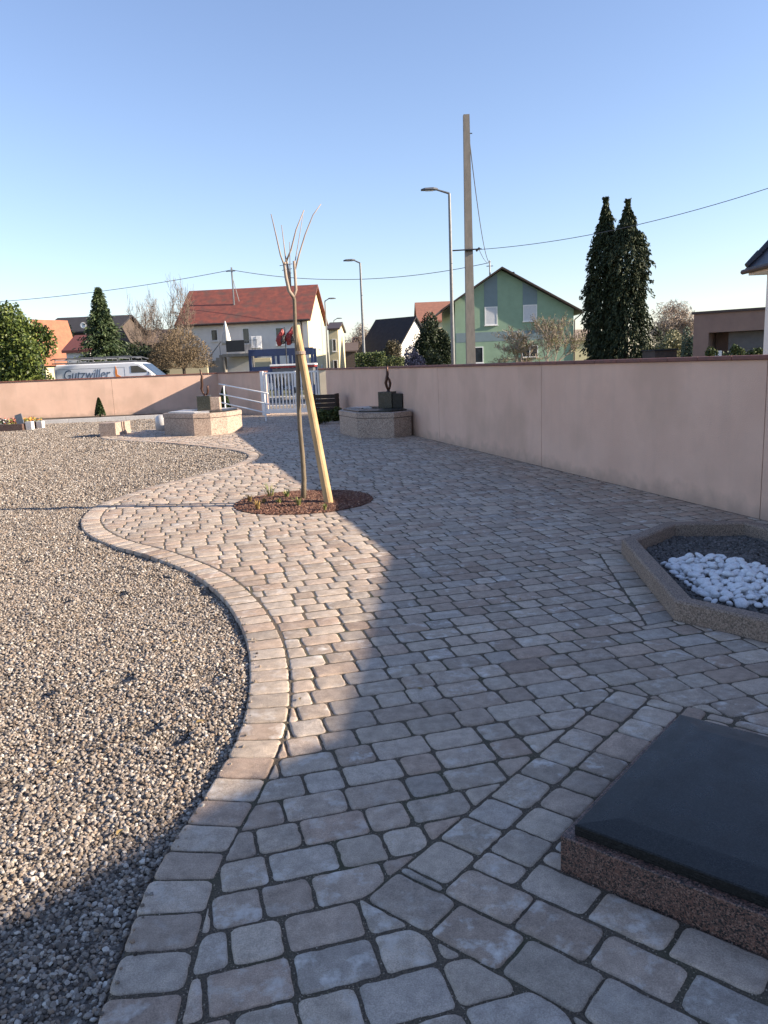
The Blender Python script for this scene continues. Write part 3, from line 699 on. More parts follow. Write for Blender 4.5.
mb = MB(); pp = [S_b - (S_t-S_b)*.04, S_b.lerp(S_t,.25), S_b.lerp(S_t,.6), S_t]; mb.tube(pp, [.055,.052,.05,.046], 14); part('pole', mb, M_stake, t, world=True, smooth=False)
q = D(300.5, 353, Y); mb = MB()
for k in range(3): mb.tube([q+Vector((.055*math.cos(a),.06*math.sin(a),.012*k-.01)) for a in np.linspace(0,2*math.pi,15)], .007, 5, cap=False)
part('tie', mb, M_twigpale, t, world=True)

# bark bed round the tree
def bedz(x, y):
    d = np.hypot(x-TREE[0], y-TREE[1])/BEDR; return np.where(d < 1, .045*(1-d**2) + .012*vnoise(x*7, y*7) - .004, -.02)
g_ = np.linspace(-1, 1, 60); X, Yg = np.meshgrid(g_*BEDR*1.01+TREE[0], g_*BEDR*1.01+TREE[1]); Zb = bedz(X, Yg); n_ = 60
I = np.arange((n_-1)*n_).reshape(n_-1, n_)[:, :-1].ravel(); F = np.stack([I, I+1, I+n_+1, I+n_], 1); V = np.stack([X.ravel(), Yg.ravel(), Zb.ravel()], 1)
cc = V[F].mean(1); F = F[np.hypot(cc[:,0]-TREE[0], cc[:,1]-TREE[1]) < BEDR]
tag(npmesh('planting_soil', V, F, M_soil, smooth=True), kind='structure')
n_ = 13000; a = rng.random(n_)*2*math.pi; r = np.sqrt(rng.random(n_))*(BEDR-.005); x = TREE[0]+r*np.cos(a); y = TREE[1]+r*np.sin(a); s = rng.uniform(.006,.017,n_)
scatter('bark_mulch', np.stack([x,y,bedz(x,y)+s*.4],1), np.stack([s*1.2,s,s],1), rng.random(n_), M_mulch, label='reddish brown bark chips around the young tree', cat='mulch', box=True, flat=.6)
M_tuft = leafmat('spring_leaves', (.10,.12,.035), (.30,.26,.09), (.16,.20,.06))
M_dry = leafmat('dry_leaves', (.30,.19,.06), (.42,.28,.10), (.22,.16,.07))
def tuft(name, label, x, y, z, h, w_, n, m, group=None, cat='plant', wide=.012):
    t = thing(name, label, cat, (x, y, z), 0, group); V = []; F = []
    for i in range(n):
        a = random.random()*6.28; l = random.uniform(.1,1)*w_; hh = h*random.uniform(.55,1); o = Vector((math.cos(a),math.sin(a),0)); s = Vector((-o.y,o.x,0))*wide*.5*random.uniform(.7,1.3)
        b = o*random.uniform(0,w_*.25); p0 = b; p1 = b+o*l*.4+Vector((0,0,hh*.65)); p2 = b+o*l+Vector((0,0,hh)); k = len(V)
        V += [p0-s*.6, p0+s*.6, p1+s, p1-s, p2]; F += [(k,k+1,k+2,k+3), (k+3,k+2,k+4,k+4)]
    mb = MB(); mb.v = V; mb.f = [f if len(set(f)) == 4 else f[:3] for f in F]; part('leaves', mb, m, t); return t
for (px, py, h, m, lab) in [(270,497,.20,M_tuft,'tall green shoots near the back left of the bark bed'),(287,498,.12,M_tuft,'small green plant left of the young tree stem'),(299,506,.13,M_tuft,'low green plant in front of the young tree stem'),
        (258,508,.12,M_dry,'yellow dried plant at the front left of the bark bed'),(250,501,.10,M_dry,'small brown and yellow plant at the left tip of the bark bed'),(279,504,.10,M_tuft,'low dull green plant in the middle of the bark bed'),
        (325,509,.08,M_tuft,'tiny green plant at the foot of the stake'),(264,503,.09,M_dry,'short brown plant between the green shoots and the yellow plant')]:
    q = G(px, py, .03); tuft('bed_plant', lab, q.x, q.y, .02, h, h*.7, 26, m, 'small plants in the bark bed')

for i_, (px, py) in enumerate([(30,640),(140,700),(60,760),(175,640),(120,830),(420,690),(300,700),(520,600),(90,590),(200,720)]):
    q = G(px, py); t = thing('dry_leaf', ['brown leaf on the gravel, rightmost of those near the middle','brown leaf on sunlit gravel left of the kerb bend','brown leaf at the left on gravel near the shadow edge','brown leaf on gravel just left of the curved kerb','brown leaf in the gravel close to the foreground shadow','brown leaf on the shaded paving above the grave slab','brown leaf on the sunlit paving beside the curved border','brown leaf on the shaded paving left of the planter','brown leaf on gravel below the tree shadow','brown leaf on gravel beside the inner bend of the kerb'][i_], 'leaf', (q.x, q.y, .004 if px > 250 else -.01), random.random()*6, 'fallen leaves'); mb = MB(); L_ = random.uniform(.014,.024)
    mb.add([(-L_,0,.002),(-L_*.3,-L_*.5,.007),(L_*.5,-L_*.4,.008),(L_,0,.003),(L_*.5,L_*.4,.006),(-L_*.3,L_*.5,.009),(0,0,.002)], [(0,1,6),(1,2,6),(2,3,6),(3,4,6),(4,5,6),(5,0,6)]); part('blade', mb, M_dry, t)
# ------------------------------------------------------------------ planter with white pebbles
t = thing('planter', 'octagonal washed concrete kerb planter filled with gravel and white pebbles', 'planter', (2.6, 5.3, 0))
PC = ccw(PLAN); PI_ = inset(PC, .115); 
def ringmesh(outer, inner, z0, z1, bev=.012):
    mb = MB(); n = len(outer); o1 = inset(outer, bev); i1 = inset(inner, -bev) if False else inner
    lv = [[(*p, z0) for p in outer], [(*p, z1-bev) for p in outer], [(*p, z1) for p in o1]]
    # inner ring slightly rounded as well
    c = center(inner); ii = [(c[0]+(p[0]-c[0])*(1+bev/.9), c[1]+(p[1]-c[1])*(1+bev/.9)) for p in inner]
    lv += [[(*p, z1) for p in ii], [(*p, z1-bev) for p in inner], [(*p, z0) for p in inner]]
    mb.loft(lv, cap=False); return mb
def match(inner, outer):   # same start vertex
    k = min(range(len(inner)), key=lambda i: math.dist(inner[i], outer[0])); return inner[k:]+inner[:k]
PI_ = match(PI_, PC)
part('kerb', ringmesh(PC, PI_, -.08, .125), M_kerbgran, t, world=True)
mb = MB(); mb.add([(*p, .004) for p in PI_], [tuple(range(len(PI_)))]); part('soil', mb, M_soil, t, world=True)
def inpoly(P, x, y):
    k = np.ones(len(x), bool)
    for i in range(len(P)):
        a, b = P[i], P[(i+1) % len(P)]; k &= ((b[0]-a[0])*(y-a[1])-(b[1]-a[1])*(x-a[0])) > 0
    return k
x = rng.uniform(1.6,3.6,30000); y = rng.uniform(3.8,6.8,30000); k_ = inpoly(PI_, x, y); x, y = x[k_], y[k_]; s = rng.uniform(.006,.013,len(x))
scatter('planter_gravel', np.stack([x,y,.007+.012*vnoise(x*4,y*4)+s*.4],1), np.stack([s*1.2,s,s*.8],1), rng.random(len(x)), M_darkgravel, label='dark gravel filling the octagonal planter', cat='gravel')
# white pebbles
M_peb = pmat('white_marble_pebble', (.84,.83,.82), (.64,.63,.62), scale=2.2, rough=.6, bump=.15, bscale=60)
def pebble_mesh(seed):
    bm = bmesh.new(); bmesh.ops.create_icosphere(bm, subdivisions=3, radius=1); r_ = random.Random(seed)
    d = [Vector((r_.gauss(0,1),r_.gauss(0,1),r_.gauss(0,1))).normalized() for _ in range(10)]; w_ = [r_.uniform(-.17,.20) for _ in d]
    for v in bm.verts:
        f = 1+sum(wi*max(0,v.co.normalized().dot(di))**2.5 for wi, di in zip(w_, d)); v.co = v.co*f
    me = bpy.data.meshes.new('white_pebble'); bm.to_mesh(me); bm.free(); me.materials.append(M_peb); me.polygons.foreach_set('use_smooth', [True]*len(me.polygons)); return me
PM = [pebble_mesh(i) for i in range(18)]
outline = [G(660,563,.03), G(690,556,.03), G(720,556,.03), G(748,562,.03), G(790,575,.03), G(800,604,.03), G(770,607,.03), G(728,604,.03), G(706,600,.03), G(686,583,.03)]
OP = ccw([(p.x,p.y) for p in outline]); oc = center(OP)
placed = []
tries = 0
while tries < 9000 and len(placed) < 292:
    tries += 1; x_, y_ = random.uniform(1.7,3.2), random.uniform(4.0,6.2)
    if not inpoly(OP, np.array([x_]), np.array([y_]))[0]: continue
    lay = 0 if tries < 5000 else 1; s_ = random.choice([random.uniform(.019,.028), random.uniform(.026,.039)])
    if lay and not inpoly([tuple(np.array(oc)+(np.array(p)-np.array(oc))*.85) for p in OP], np.array([x_]), np.array([y_]))[0]: continue
    if any(pl == lay and math.hypot(x_-a, y_-b) < (s_+c)*.92 for a, b, c, pl in placed): continue
    placed.append((x_, y_, s_, lay))
print('pebbles', len(placed))
for i, (x_, y_, s_, lay) in enumerate(placed):
    o = bpy.data.objects.new('white_pebble', PM[i % 18]); COL.objects.link(o)
    o.location = (x_, y_, .016 + s_*.5 + lay*.028); o.scale = (s_*random.uniform(1,1.45), s_*random.uniform(.85,1.05), s_*random.uniform(.48,.72)); o.rotation_euler = (random.gauss(0,.3), random.gauss(0,.3), random.random()*6.28)
    tag(o, 'smooth white pebble in the heap inside the octagonal planter', 'pebble', 'white pebbles in the planter')

# ------------------------------------------------------------------ grave slab near the camera
ang = math.atan2(U1.y, U1.x)                       # local x along the left edge (away), local -y to the right
t = thing('grave_slab', 'low square black granite slab on a speckled pink brown granite base', 'grave', (S0.x, S0.y, 0), ang)
LS = .945
mb = MB(); mb.bbox(-.03, LS+.03, -LS-.03, .035, -.03, .118, .004); part('base', mb, M_pinkgran, t)
mb = MB()
def sq(i, z, x0=0, x1=LS, y0=-LS, y1=0): return [(x0+i,y0+i,z),(x1-i,y0+i,z),(x1-i,y1-i,z),(x0+i,y1-i,z)]
mb.loft([sq(0,.120), sq(0,.152), sq(.004,.156), sq(.10,.163), sq(.11,.1635)]); part('slab', mb, M_blackgran, t)

# ------------------------------------------------------------------ octagonal urn monuments
def monument(name, label, P, H_, lids, block_c, rz, fl, flab):
    P = ccw(P); c = center(P); t = thing(name, label, 'urn monument', (c[0], c[1], 0))
    mb = MB(); mb.loft([[(*p,-.03) for p in P], [(*p, H_-.13) for p in P]], cap=True); part('plinth', mb, M_greygran, t, world=True)
    I_ = [(c[0]+(p[0]-c[0])*.985, c[1]+(p[1]-c[1])*.985) for p in P]; O_ = [(c[0]+(p[0]-c[0])*1.012, c[1]+(p[1]-c[1])*1.012) for p in P]
    mb = MB(); mb.loft([[(*p,H_-.13) for p in I_], [(*p,H_-.115) for p in I_]], cap=True); part('shadow_gap', mb, M_dark, t, world=True)
    mb = MB(); mb.loft([[(*p,H_-.115) for p in O_], [(*p,H_-.01) for p in O_], [(c[0]+(p[0]-c[0])*.995, c[1]+(p[1]-c[1])*.995, H_) for p in P]]); part('rim', mb, M_greygran, t, world=True)
    n = len(P)
    for i in range(n):
        a, b = np.array(P[i]), np.array(P[(i+1) % n]); cc_ = np.array(c); m_ = (a+b)/2
        q = [cc_+(a-cc_)*.9, cc_+(b-cc_)*.9, cc_+(b-cc_)*.38, cc_+(a-cc_)*.38]; g0 = sum(q)/4; q = [g0+(v-g0)*.95 for v in q]
        mb = MB(); mb.prism([tuple(v) for v in q][::1], H_+.002, H_+.03); part('lid', mb, M_slabpale if i in lids else M_blackgran, t, world=True, fix=True, label='pale granite lid' if i in lids else None)
    bx, by = block_c; mb = MB(); mb.M = Matrix.Translation((bx,by,0)) @ Matrix.Rotation(rz,4,'Z')
    mb.bbox(-.17,.17,-.17,.17,H_+.03,H_+.41,.008); part('block', mb, M_bluestone, t, world=True)
    mb = MB(); mb.M = Matrix.Translation((bx,by,0)) @ Matrix.Rotation(rz,4,'Z'); mb.bbox(.172,.42,-.14,.2,H_+.03,H_+.36,.008); part('side_block', mb, M_blackgran if fl else M_greygran, t, world=True)
    # flame-like bronze
    fx, fy, fz = bx+.03, by, H_+.41; f = thing('flame_sculpture', flab, 'sculpture', (fx, fy, fz))
    b1 = MB()
    if fl: L_ = [[(0,0,0),(-.03,0,.10),(-.055,0,.20),(-.03,0,.30),(-.008,0,.40),(-.012,0,.52),(.0,0,.60)], [(0,0,0),(.035,0,.10),(.05,0,.18),(.03,0,.27),(0,0,.34)]]
    else: L_ = [[(.01,0,0),(-.05,0,.08),(-.075,0,.18),(-.05,0,.30),(-.055,0,.42),(-.035,0,.50),(-.06,0,.62),(-.08,0,.70)], [(.02,0,0),(.07,0,.06),(.09,0,.13),(.085,0,.22),(.10,0,.27)]]
    for Q, rr in zip(L_, (.032, .026)):
        n_ = len(Q); b1.tube(Q, [rr*math.sin(math.pi*min(.93,(i+.9)/(n_+.6)))+.006 for i in range(n_)], 8)
    part('blade', b1, M_bronze, f, smooth=True)
    b2 = MB(); b2.tube([(0,0,0),(0,0,.03)], [.05,.035], 10); part('foot', b2, M_bronze, f)
q = D(205, 405, 20.9)
monument('urn_monument', 'sunlit beige octagonal granite urn monument with pale lids, left of the young tree', FOUL, .56, (0,1,5,7), (-4.70, 20.9), R(4), 0, 'curled brown flame sculpture on the sunlit urn monument')
monument('urn_monument', 'shaded grey octagonal granite urn monument standing against the long wall', FOUR, .56, (6,), (.19, 18.35), R(-22), 1, 'slim upright brown flame sculpture on the shaded urn monument')

# ------------------------------------------------------------------ granite blocks, kerb, conical shrubs and grave at the back left
def atg(px, py): q = G(px, py); return q.x, q.y
x0, y0 = atg(100, 437); x1, y1 = atg(112, 437)
for (pa, pb, pyb, pyt, lab) in [(100,113,436.5,422.5,'square grey granite block on the gravel, left one of a pair'), (114.5,123.5,434.5,421,'square granite block right beside the left block, sunlit on its right')]:
    a = G(pa, pyb); b = G(pb, pyb); hgt = D(pa, pyt, a.y).z; w_ = (b-a).length
    t = thing('granite_block', lab, 'block', (a.x, a.y, -.02), R(-4), 'pair of granite blocks at the path end')
    mb = MB(); mb.bbox(0, w_, 0, w_*1.2, 0, hgt, .01); part('block', mb, M_greygran, t)
q = G(160, 431); t = thing('corner_stone', 'rounded pale stone beside the sunlit urn monument', 'stone', (q.x, q.y+.3, 0))
mb = MB(); 
for i, (z, r) in enumerate([(0,0)]): pass
mb.loft([[(.2*k_*math.cos(a), .2*k_*math.sin(a), z) for a in np.linspace(0,2*math.pi,13)[:-1]] for z, k_ in ((-.02,1),(.25,1),(.38,.85),(.43,.5))]); part('body', mb, M_slabpale, t, smooth=True)
#K0 = G(37, 421.5); K1 = G(168, 418.5)
K0 = Vector((-14.2, 27.6, 0)); K1 = Vector((-7.6, 28.4, 0))
t = thing('bed_kerb', 'long low pale kerb edging a bed in front of the rear wall', 'kerb', (K0.x, K0.y, 0), math.atan2((K1-K0).y, (K1-K0).x))
mb = MB(); L_ = (K1-K0).length; x = 0
while x < L_: mb.bbox(x, min(x+1, L_)-.006, -.06, .06, -.1, .13, .01); x += 1
part('kerb', mb, M_slabpale, t)
mb = MB(); mb.box(K0.x-9, -7.2, 28.5, 31.15, -.06, .035); tag(part('planting_bed_ground', mb, M_soil), kind='structure')
M_box = leafmat('box_leaves', (.012,.022,.008), (.05,.08,.025), (.022,.04,.012))
def cone_shrub(label, x, y, h, r, z=0):
    t = thing('cone_shrub', label, 'shrub', (x, y, z), 0); n = 5200
    u = rng.random(n)**.7; a = rng.random(n)*6.283; rr = r*(1-u)**.8*(.72+.33*rng.random(n)) + .01
    leaves('foliage', np.stack([x+rr*np.cos(a), y+rr*np.sin(a), z+.06+u*h],1), .04, M_box, t)
    mb = MB(); mb.tube([(0,0,-.05),(0,0,h*.8)], [.04,.01], 6); part('trunk', mb, M_oldbark, t)
q = D(100, 413, 30.3); cone_shrub('clipped cone shaped evergreen shrub against the rear wall', q.x, 30.3, .68, .2, .03)
q = D(216, 404, 26.0); cone_shrub('dark cone shaped shrub behind the handrail in shade', q.x, 27.4, .98, .26, 0)

# small grave with flowers
q = G(0, 431); gx, gy = q.x, q.y
t = thing('grave', 'small grave with brown stone border at the left edge, covered in flowers', 'grave', (gx, gy, 0), R(-3))
mb = MB(); mb.bbox(-1.6, .75, 0, .12, -.05, .2, .01); mb.bbox(-1.6,.75,1.1,1.22,-.05,.2,.01); mb.bbox(.63,.75,.122,1.098,-.05,.2,.01); part('border', mb, M_pinkgran, t)
mb = MB(); mb.bbox(-1.6, .62, .125, 1.095, -.05, .14, .004); part('earth', mb, M_soil, t)
mb = MB(); mb.bbox(.80, 1.0, .1, .3, -.05, .26, .01); part('side_stone', mb, M_slabpale, t); mb = MB(); mb.bbox(.80,1.0,.8,1.0,-.05,.22,.01); part('side_stone', mb, M_slabpale, t)
gM = Matrix.Translation((gx,gy,0))@Matrix.Rotation(R(-3),4,'Z')
pl = gM @ Vector((.48,.45,.14)); t = thing('plaque', 'small grey plaque leaning at the right end of the flower grave', 'plaque', pl, R(-3))
mb = MB(); mb.M = Matrix.Rotation(R(-16),4,'Y')@Matrix.Rotation(R(-10),4,'X'); mb.bbox(-.12,.12,-.015,.015,0,.36,.004); part('plate', mb, M_steel, t)
for (lx, ly, c, lab, hh) in [(.12,.5,(.62,.20,.16),'red and pink flowers on the grave',.26),(-.15,.4,(.75,.72,.66),'white flowers at the left end of the grave',.2),(.62,.9,(.75,.33,.06),'orange flowers beside the grey plaque',.22),(.3,.8,(.70,.40,.10),'yellow orange flowers behind the red ones',.2)]:
    q = gM @ Vector((lx, ly, .13)); t = thing('flower_bunch', lab, 'flowers', q)
    n = 160; Pn = np.array(q)+np.abs(rng.normal(size=(n,3)))*np.array([1,1,.8])*np.array([.10,.10,.10])*rng.choice([-1,1],(n,1))*np.array([1,1,0])+np.stack([rng.normal(0,.08,n), rng.normal(0,.08,n), .05+rng.random(n)*hh*.8],1)
    leaves('blossoms', Pn[:80], .06, pmat('petal_%d'%int(c[1]*100), c, tuple(v*.8 for v in c), scale=20), t, elong=1)
    leaves('foliage', Pn[80:]-np.array([0,0,.04]), .06, M_tuft, t)
q = gM @ Vector((-.25,.55,.13)); t = thing('lantern', 'small dark grave lantern among the flowers', 'lantern', q)
mb = MB(); mb.bbox(-.07,.07,-.07,.07,0,.18,.008); part('body', mb, M_dark, t); mb = MB(); mb.loft([sq_ for sq_ in ([(-.09,-.09,.182),(.09,-.09,.182),(.09,.09,.182),(-.09,.09,.182)], [(-.02,-.02,.25),(.02,-.02,.25),(.02,.02,.25),(-.02,.02,.25)])]); part('cap', mb, M_bronze, t)

# dark plant box right of the gate and plants beside it
q = G(324, 424); bx, by = -1.75, 22.9
bx = D(326, 400, 23.5).x
t = thing('compost_box', 'dark brown slatted wooden box against the wall right of the gate', 'box', (bx, 23.5, 0), R(-8))
mb = MB()
for k in range(6): mb.bbox(-.42,.36,-.25,-.22,.02+k*.13,.12+k*.13,.004); mb.bbox(-.42,.36,.22,.25,.02+k*.13,.12+k*.13,.004)
part('slats', mb, pmat('dark_wood', (.055,.038,.028), (.035,.026,.02), scale=12, rough=.9), t)
for a in (-.42,.31): mb = MB(); mb.box(a,a+.05,-.219,.219,.0,.80); part('end_board', mb, MATS['dark_wood'], t)
M_mixleaf = leafmat('mixed_leaves', (.03,.045,.015), (.14,.16,.05), (.06,.08,.025))  # mixed dark and olive green tones, varied per leaf
for (px, py, r, lab) in [(322,424,.30,'leafy green shrub in front of the dark wooden box'),(334,421,.26,'olive green shrub beside the right urn monument')]:
    q = G(px, py); t = thing('low_shrub', lab, 'shrub', (q.x, q.y, 0)); leaves('foliage', blob_points((q.x,q.y,r*.75),(r*1.2,r,r*.95),1600,10), .05, M_mixleaf, t)
    mb = MB(); mb.tube([(0,0,-.02),(0,0,r)], [.02,.008], 5); part('stem', mb, M_oldbark, t)

# ------------------------------------------------------------------ buildings
def gable_house(name, label, A, ang, L, W, eave, ridge, wallm, roofm, ridge_dir='x', over=.4, windows=(), kick=0, roofth=.16, group=None, asym=None):
    """local: x along the front, y into depth. ridge along x or y"""
    t = thing(name, label, 'house', (A[0], A[1], A[2] if len(A) > 2 else 0), ang, group)
    mb = MB(); zr = ridge - .05
    if ridge_dir == 'x': mb.prism_x([(0,-1),(W,-1),(W,eave),(W/2,zr),(0,eave)], 0, L)
    elif asym: ux, eL, eR = asym; mb.prism_y([(0,-1),(L,-1),(L,eR),(ux,zr),(0,eL)], 0, W)
    else: mb.prism_y([(0,-1),(L,-1),(L,eave),(L/2,zr),(0,eave)], 0, W)
    part('wall', mb, wallm, t)
    sl = (ridge-eave)/((W if ridge_dir == 'x' else L)/2); mb = MB(); half = (W if ridge_dir == 'x' else L)
    e = -over; ze = eave - over*sl
    prof = [(e, ze), (half/2, ridge), (half+over, ze), (half+over, ze+roofth), (half/2, ridge+roofth), (e, ze+roofth)]
    if asym:
        ux, eL, eR = asym; sL = (ridge-eL)/ux; sR = (ridge-eR)/(L-ux); oL = over+.45
        prof = [(-oL,eL-oL*sL),(ux,ridge),(L+over,eR-over*sR),(L+over,eR-over*sR+roofth),(ux,ridge+roofth),(-oL,eL-oL*sL+roofth)]
    prof = [(a, b+.02) for a, b in prof]
    if ridge_dir == 'x': mb.prism_x(prof, -over, L+over)
    else: mb.prism_y(prof, -over, W+over)
    rf = part('roof', mb, roofm, t, fix=True)
    for (face, u, z, w_, h, kind) in windows:
        fr = MB(); pn = MB(); m = {'glass': M_glass, 'shutter': M_shutter, 'dark': M_dark, 'door': M_oldbark}[kind]
        if face == 'front': M_ = Matrix.Translation((u, 0, z))
        elif face == 'right': M_ = Matrix.Translation((L, u, z)) @ Matrix.Rotation(R(90),4,'Z')
        else: M_ = Matrix.Translation((0, u, z)) @ Matrix.Rotation(R(-90),4,'Z')
        fr.M = M_; pn.M = M_; f = .07
        fr.box(0,w_,-.05,.02,0,f); fr.box(0,w_,-.05,.02,h-f,h); fr.box(0,f,-.05,.02,f,h-f); fr.box(w_-f,w_,-.05,.02,f,h-f)
        if w_ > .9 and kind == 'glass': fr.box(w_/2-.03,w_/2+.03,-.048,.02,f,h-f)
        fr.box(-.06,w_+.06,-.12,.02,-.05,-.002)
        F_ = part('window' if kind != 'door' else 'door', fr, M_frame, t)
        pn.box(f,w_-f,-.03,.015,f,h-f); part('pane' if kind != 'door' else 'panel', pn, m, F_)
    return t, rf
def plane_hit(px, py, A, ang):            # where the view meets a facade plane: (along, height)
    r = ray(px, py); d = Vector((math.cos(ang), math.sin(ang))); n = Vector((-d.y, d.x)); A2 = Vector(A[:2])
    k = A2.dot(n)/(r.x*n.x+r.y*n.y); P = Vector((r.x*k, r.y*k)); return (P-A2).dot(d), CAM_H + r.z*k
M_roofred = pmat('red_brown_tiles', (.23,.062,.042), (.13,.042,.034), scale=2.2, rough=.85, bump=.6, bscale=9, stain=(.10,.055,.045), stain_scale=1.2, detail=9)
M_rooforange = pmat('orange_tiles', (.34,.135,.075), (.25,.10,.06), scale=3, rough=.85, bump=.6, bscale=9)
M_roofdark = pmat('dark_slate', (.028,.026,.030), (.018,.017,.02), scale=3, rough=.9, bump=.4, bscale=12)
M_hwhite = pmat('white_render', (.72,.70,.66), (.65,.63,.60), scale=1.5, rough=.9)
M_cream = pmat('cream_house_render', (.60,.53,.34), (.54,.47,.31), scale=1.5, rough=.9)
M_green = pmat('green_render', (.25,.355,.25), (.225,.32,.225), scale=2, rough=.95, bump=.3)
M_band = pmat('blue_grey_render', (.18,.24,.26), (.16,.215,.235), scale=2, rough=.95)
M_gutter = pmat('brown_gutter', (.06,.04,.035), (.045,.03,.028), scale=9, rough=.6)

# white house with red roof
hang = R(-5.5); A = Vector((D(182.5, 360, 66.2).x, 66.2, 0))
def H(px, py): return plane_hit(px, py, A, hang)
L_ = H(307.5,330)[0]; ev = H(245,321.5)[1]; Wd = 8.5; rd = D(245,290.5,70.2).z
wins = []
for (xa, xb, ya, yb, k) in [(210.5,218.5,329.5,341,'glass'),(242,250.5,328,344,'glass'),(275,285.5,327.5,345,'glass')]:
    u0, z1 = H(xa, ya); u1, z0 = H(xb, yb); wins.append(('front', u0, z0, u1-u0, z1-z0, k))
wins += [('right',2.2,3.2,.9,1.7,'shutter'),('right',5.0,3.2,.9,1.7,'shutter'),('right',2.6,.3,.9,1.5,'shutter'),('right',5.4,.3,.9,1.5,'shutter')]
t, rf = gable_house('farm_house', 'long white two storey house with red tiled roof and an outside stair', A, hang, L_, Wd, ev, rd, M_hwhite, M_roofred, 'x', .35, wins)
mb = MB(); mb.prism_x([(0,-1),(Wd,-1),(Wd,ev),(Wd/2,rd-.08),(0,ev)], L_+.003, L_+.03); part('gable_facing', mb, M_cream, t, label='cream coloured gable wall')
mb = MB(); mb.tube([(-.3,-.42,ev-.12),(L_+.3,-.42,ev-.12)], .09, 8); mb.tube([(L_-.45,-.42,ev-.14),(L_-.45,-.08,ev-.5),(L_-.45,-.08,0)], .06, 8); part('gutter', mb, M_gutter, t)
mb = MB()  # roof mast for the cables
u = H(228, 310)[0]; mb.tube([(u,2.0,ev+1),(u,2.0,ev+4.6)], .07, 6); mb.tube([(u-.5,2.0,ev+4.3),(u+.3,2.0,ev+4.3)], .04, 5); mb.tube([(u,2,ev+3.9),(u+.45,2,ev+1.8)], .03, 5); part('cable_mast', mb, M_steel, t)
MAST1 = ROOTM[t.name] @ Vector((u, 2.0, ev+4.4))
mb = MB(); u = H(281.5, 300)[0]; mb.tube([(u,Wd/2,rd),(u,Wd/2,rd+2.0)], .04, 5)
for dz, l_ in ((1.9,.9),(1.5,.7),(1.15,.45)): mb.tube([(u-l_,Wd/2,rd+dz),(u+l_*.25,Wd/2,rd+dz+.1)], .025, 4)
part('aerial', mb, M_dark, t)
# balcony and stair
u0, zb = H(229,354.5); u1, _ = H(249,354); mb = MB(); mb.box(u0,u1+.9,-2.0,-.01,zb-.22,zb); 
for a in (u0+.05,u1+.75): mb.box(a,a+.12,-1.98,-1.86,-.5,zb-.221)
bal = part('balcony', mb, M_concrete, t)
mb = MB(); mb.box(u0+.4,u1+.2,-2.05,-2.002,zb+.15,zb+1.05); part('privacy_screen', mb, M_dark, bal)
mb = MB()
for k_ in range(9): mb.box(u1+.25+k_*.12,u1+.28+k_*.12,-2.04,-2.01,zb+.0,zb+1.0)
mb.box(u1+.22,u1+1.3,-2.05,-2.0,zb+1.001,zb+1.05); part('railing', mb, M_steel, bal)
mb = MB()
for k_ in range(11): mb.box(u0-.28*(k_+1),u0-.28*k_-.002,-1.9,-.8,-.5,zb-.05-k_*.21)
part('stair', mb, M_concrete, t)
mb = MB()
mb.tube([(u0-3.0,-1.95,.7),(u0,-1.95,zb+1.0)], .03, 5); [mb.tube([(u0-3.0*f,-1.95,zb+1-(zb+.3)*f-.9),(u0-3.0*f,-1.95,zb+1-(zb+.3)*f)], .02, 4) for f in (.05,.3,.55,.8)]; part('stair_rail', mb, M_dark, t)
HM = ROOTM[t.name]
q = HM @ Vector((u0+.25,-1.3,zb)); t2 = thing('parasol', 'closed pale parasol standing on the balcony of the white house', 'parasol', q)
mb = MB(); mb.tube([(0,0,0),(0,0,2.6)], .03, 6); part('pole', mb, M_steel, t2)
mb = MB(); mb.loft([[(r*math.cos(a)*(1+.15*math.sin(4*a)), r*math.sin(a)*(1+.15*math.sin(4*a)), z) for a in np.linspace(0,6.283,17)[:-1]] for z, r in ((.75,.36),(1.0,.34),(1.6,.26),(2.2,.13),(2.65,.03))]); part('canopy', mb, pmat('parasol_cloth', (.62,.60,.56), (.5,.48,.45), scale=4, rough=.9), t2, smooth=True)
for k_, (du, lab) in enumerate([(.75,'white folded garden chair on the balcony, left of the other'),(1.15,'white folded garden chair at the right end of the balcony')]):
    q = HM @ Vector((u1+du,-1.0,zb)); t2 = thing('garden_chair', lab, 'chair', q, 0, 'chairs on the balcony'); mb = MB(); mb.bbox(-.22,.22,-.03,.03,.35,1.35,.02); part('backrest', mb, M_white, t2); mb = MB(); mb.bbox(-.22,.22,-.4,-.032,.40,.45,.01); part('seat', mb, M_white, t2)
    for a in (-.2,.17):
        for b in (-.38,-.02): mb = MB(); mb.box(a,a+.03,b,b+.03,0,.399 if b < -.1 else .349); part('leg', mb, M_white, t2)
# small annex right of it
q = D(327.5, 340, 74); t, _ = gable_house('annex_house', 'narrow pale house with a flat brown roof edge right of the white gable', Vector((q.x,76,0)), R(-2), .9, 8, D(330,330,76).z, D(330,322,76).z, M_cream, M_gutter, 'x', .2, [('front',.3,.2,.45,2.0,'door'),('front',.3,3.0,.4,1.2,'glass')])

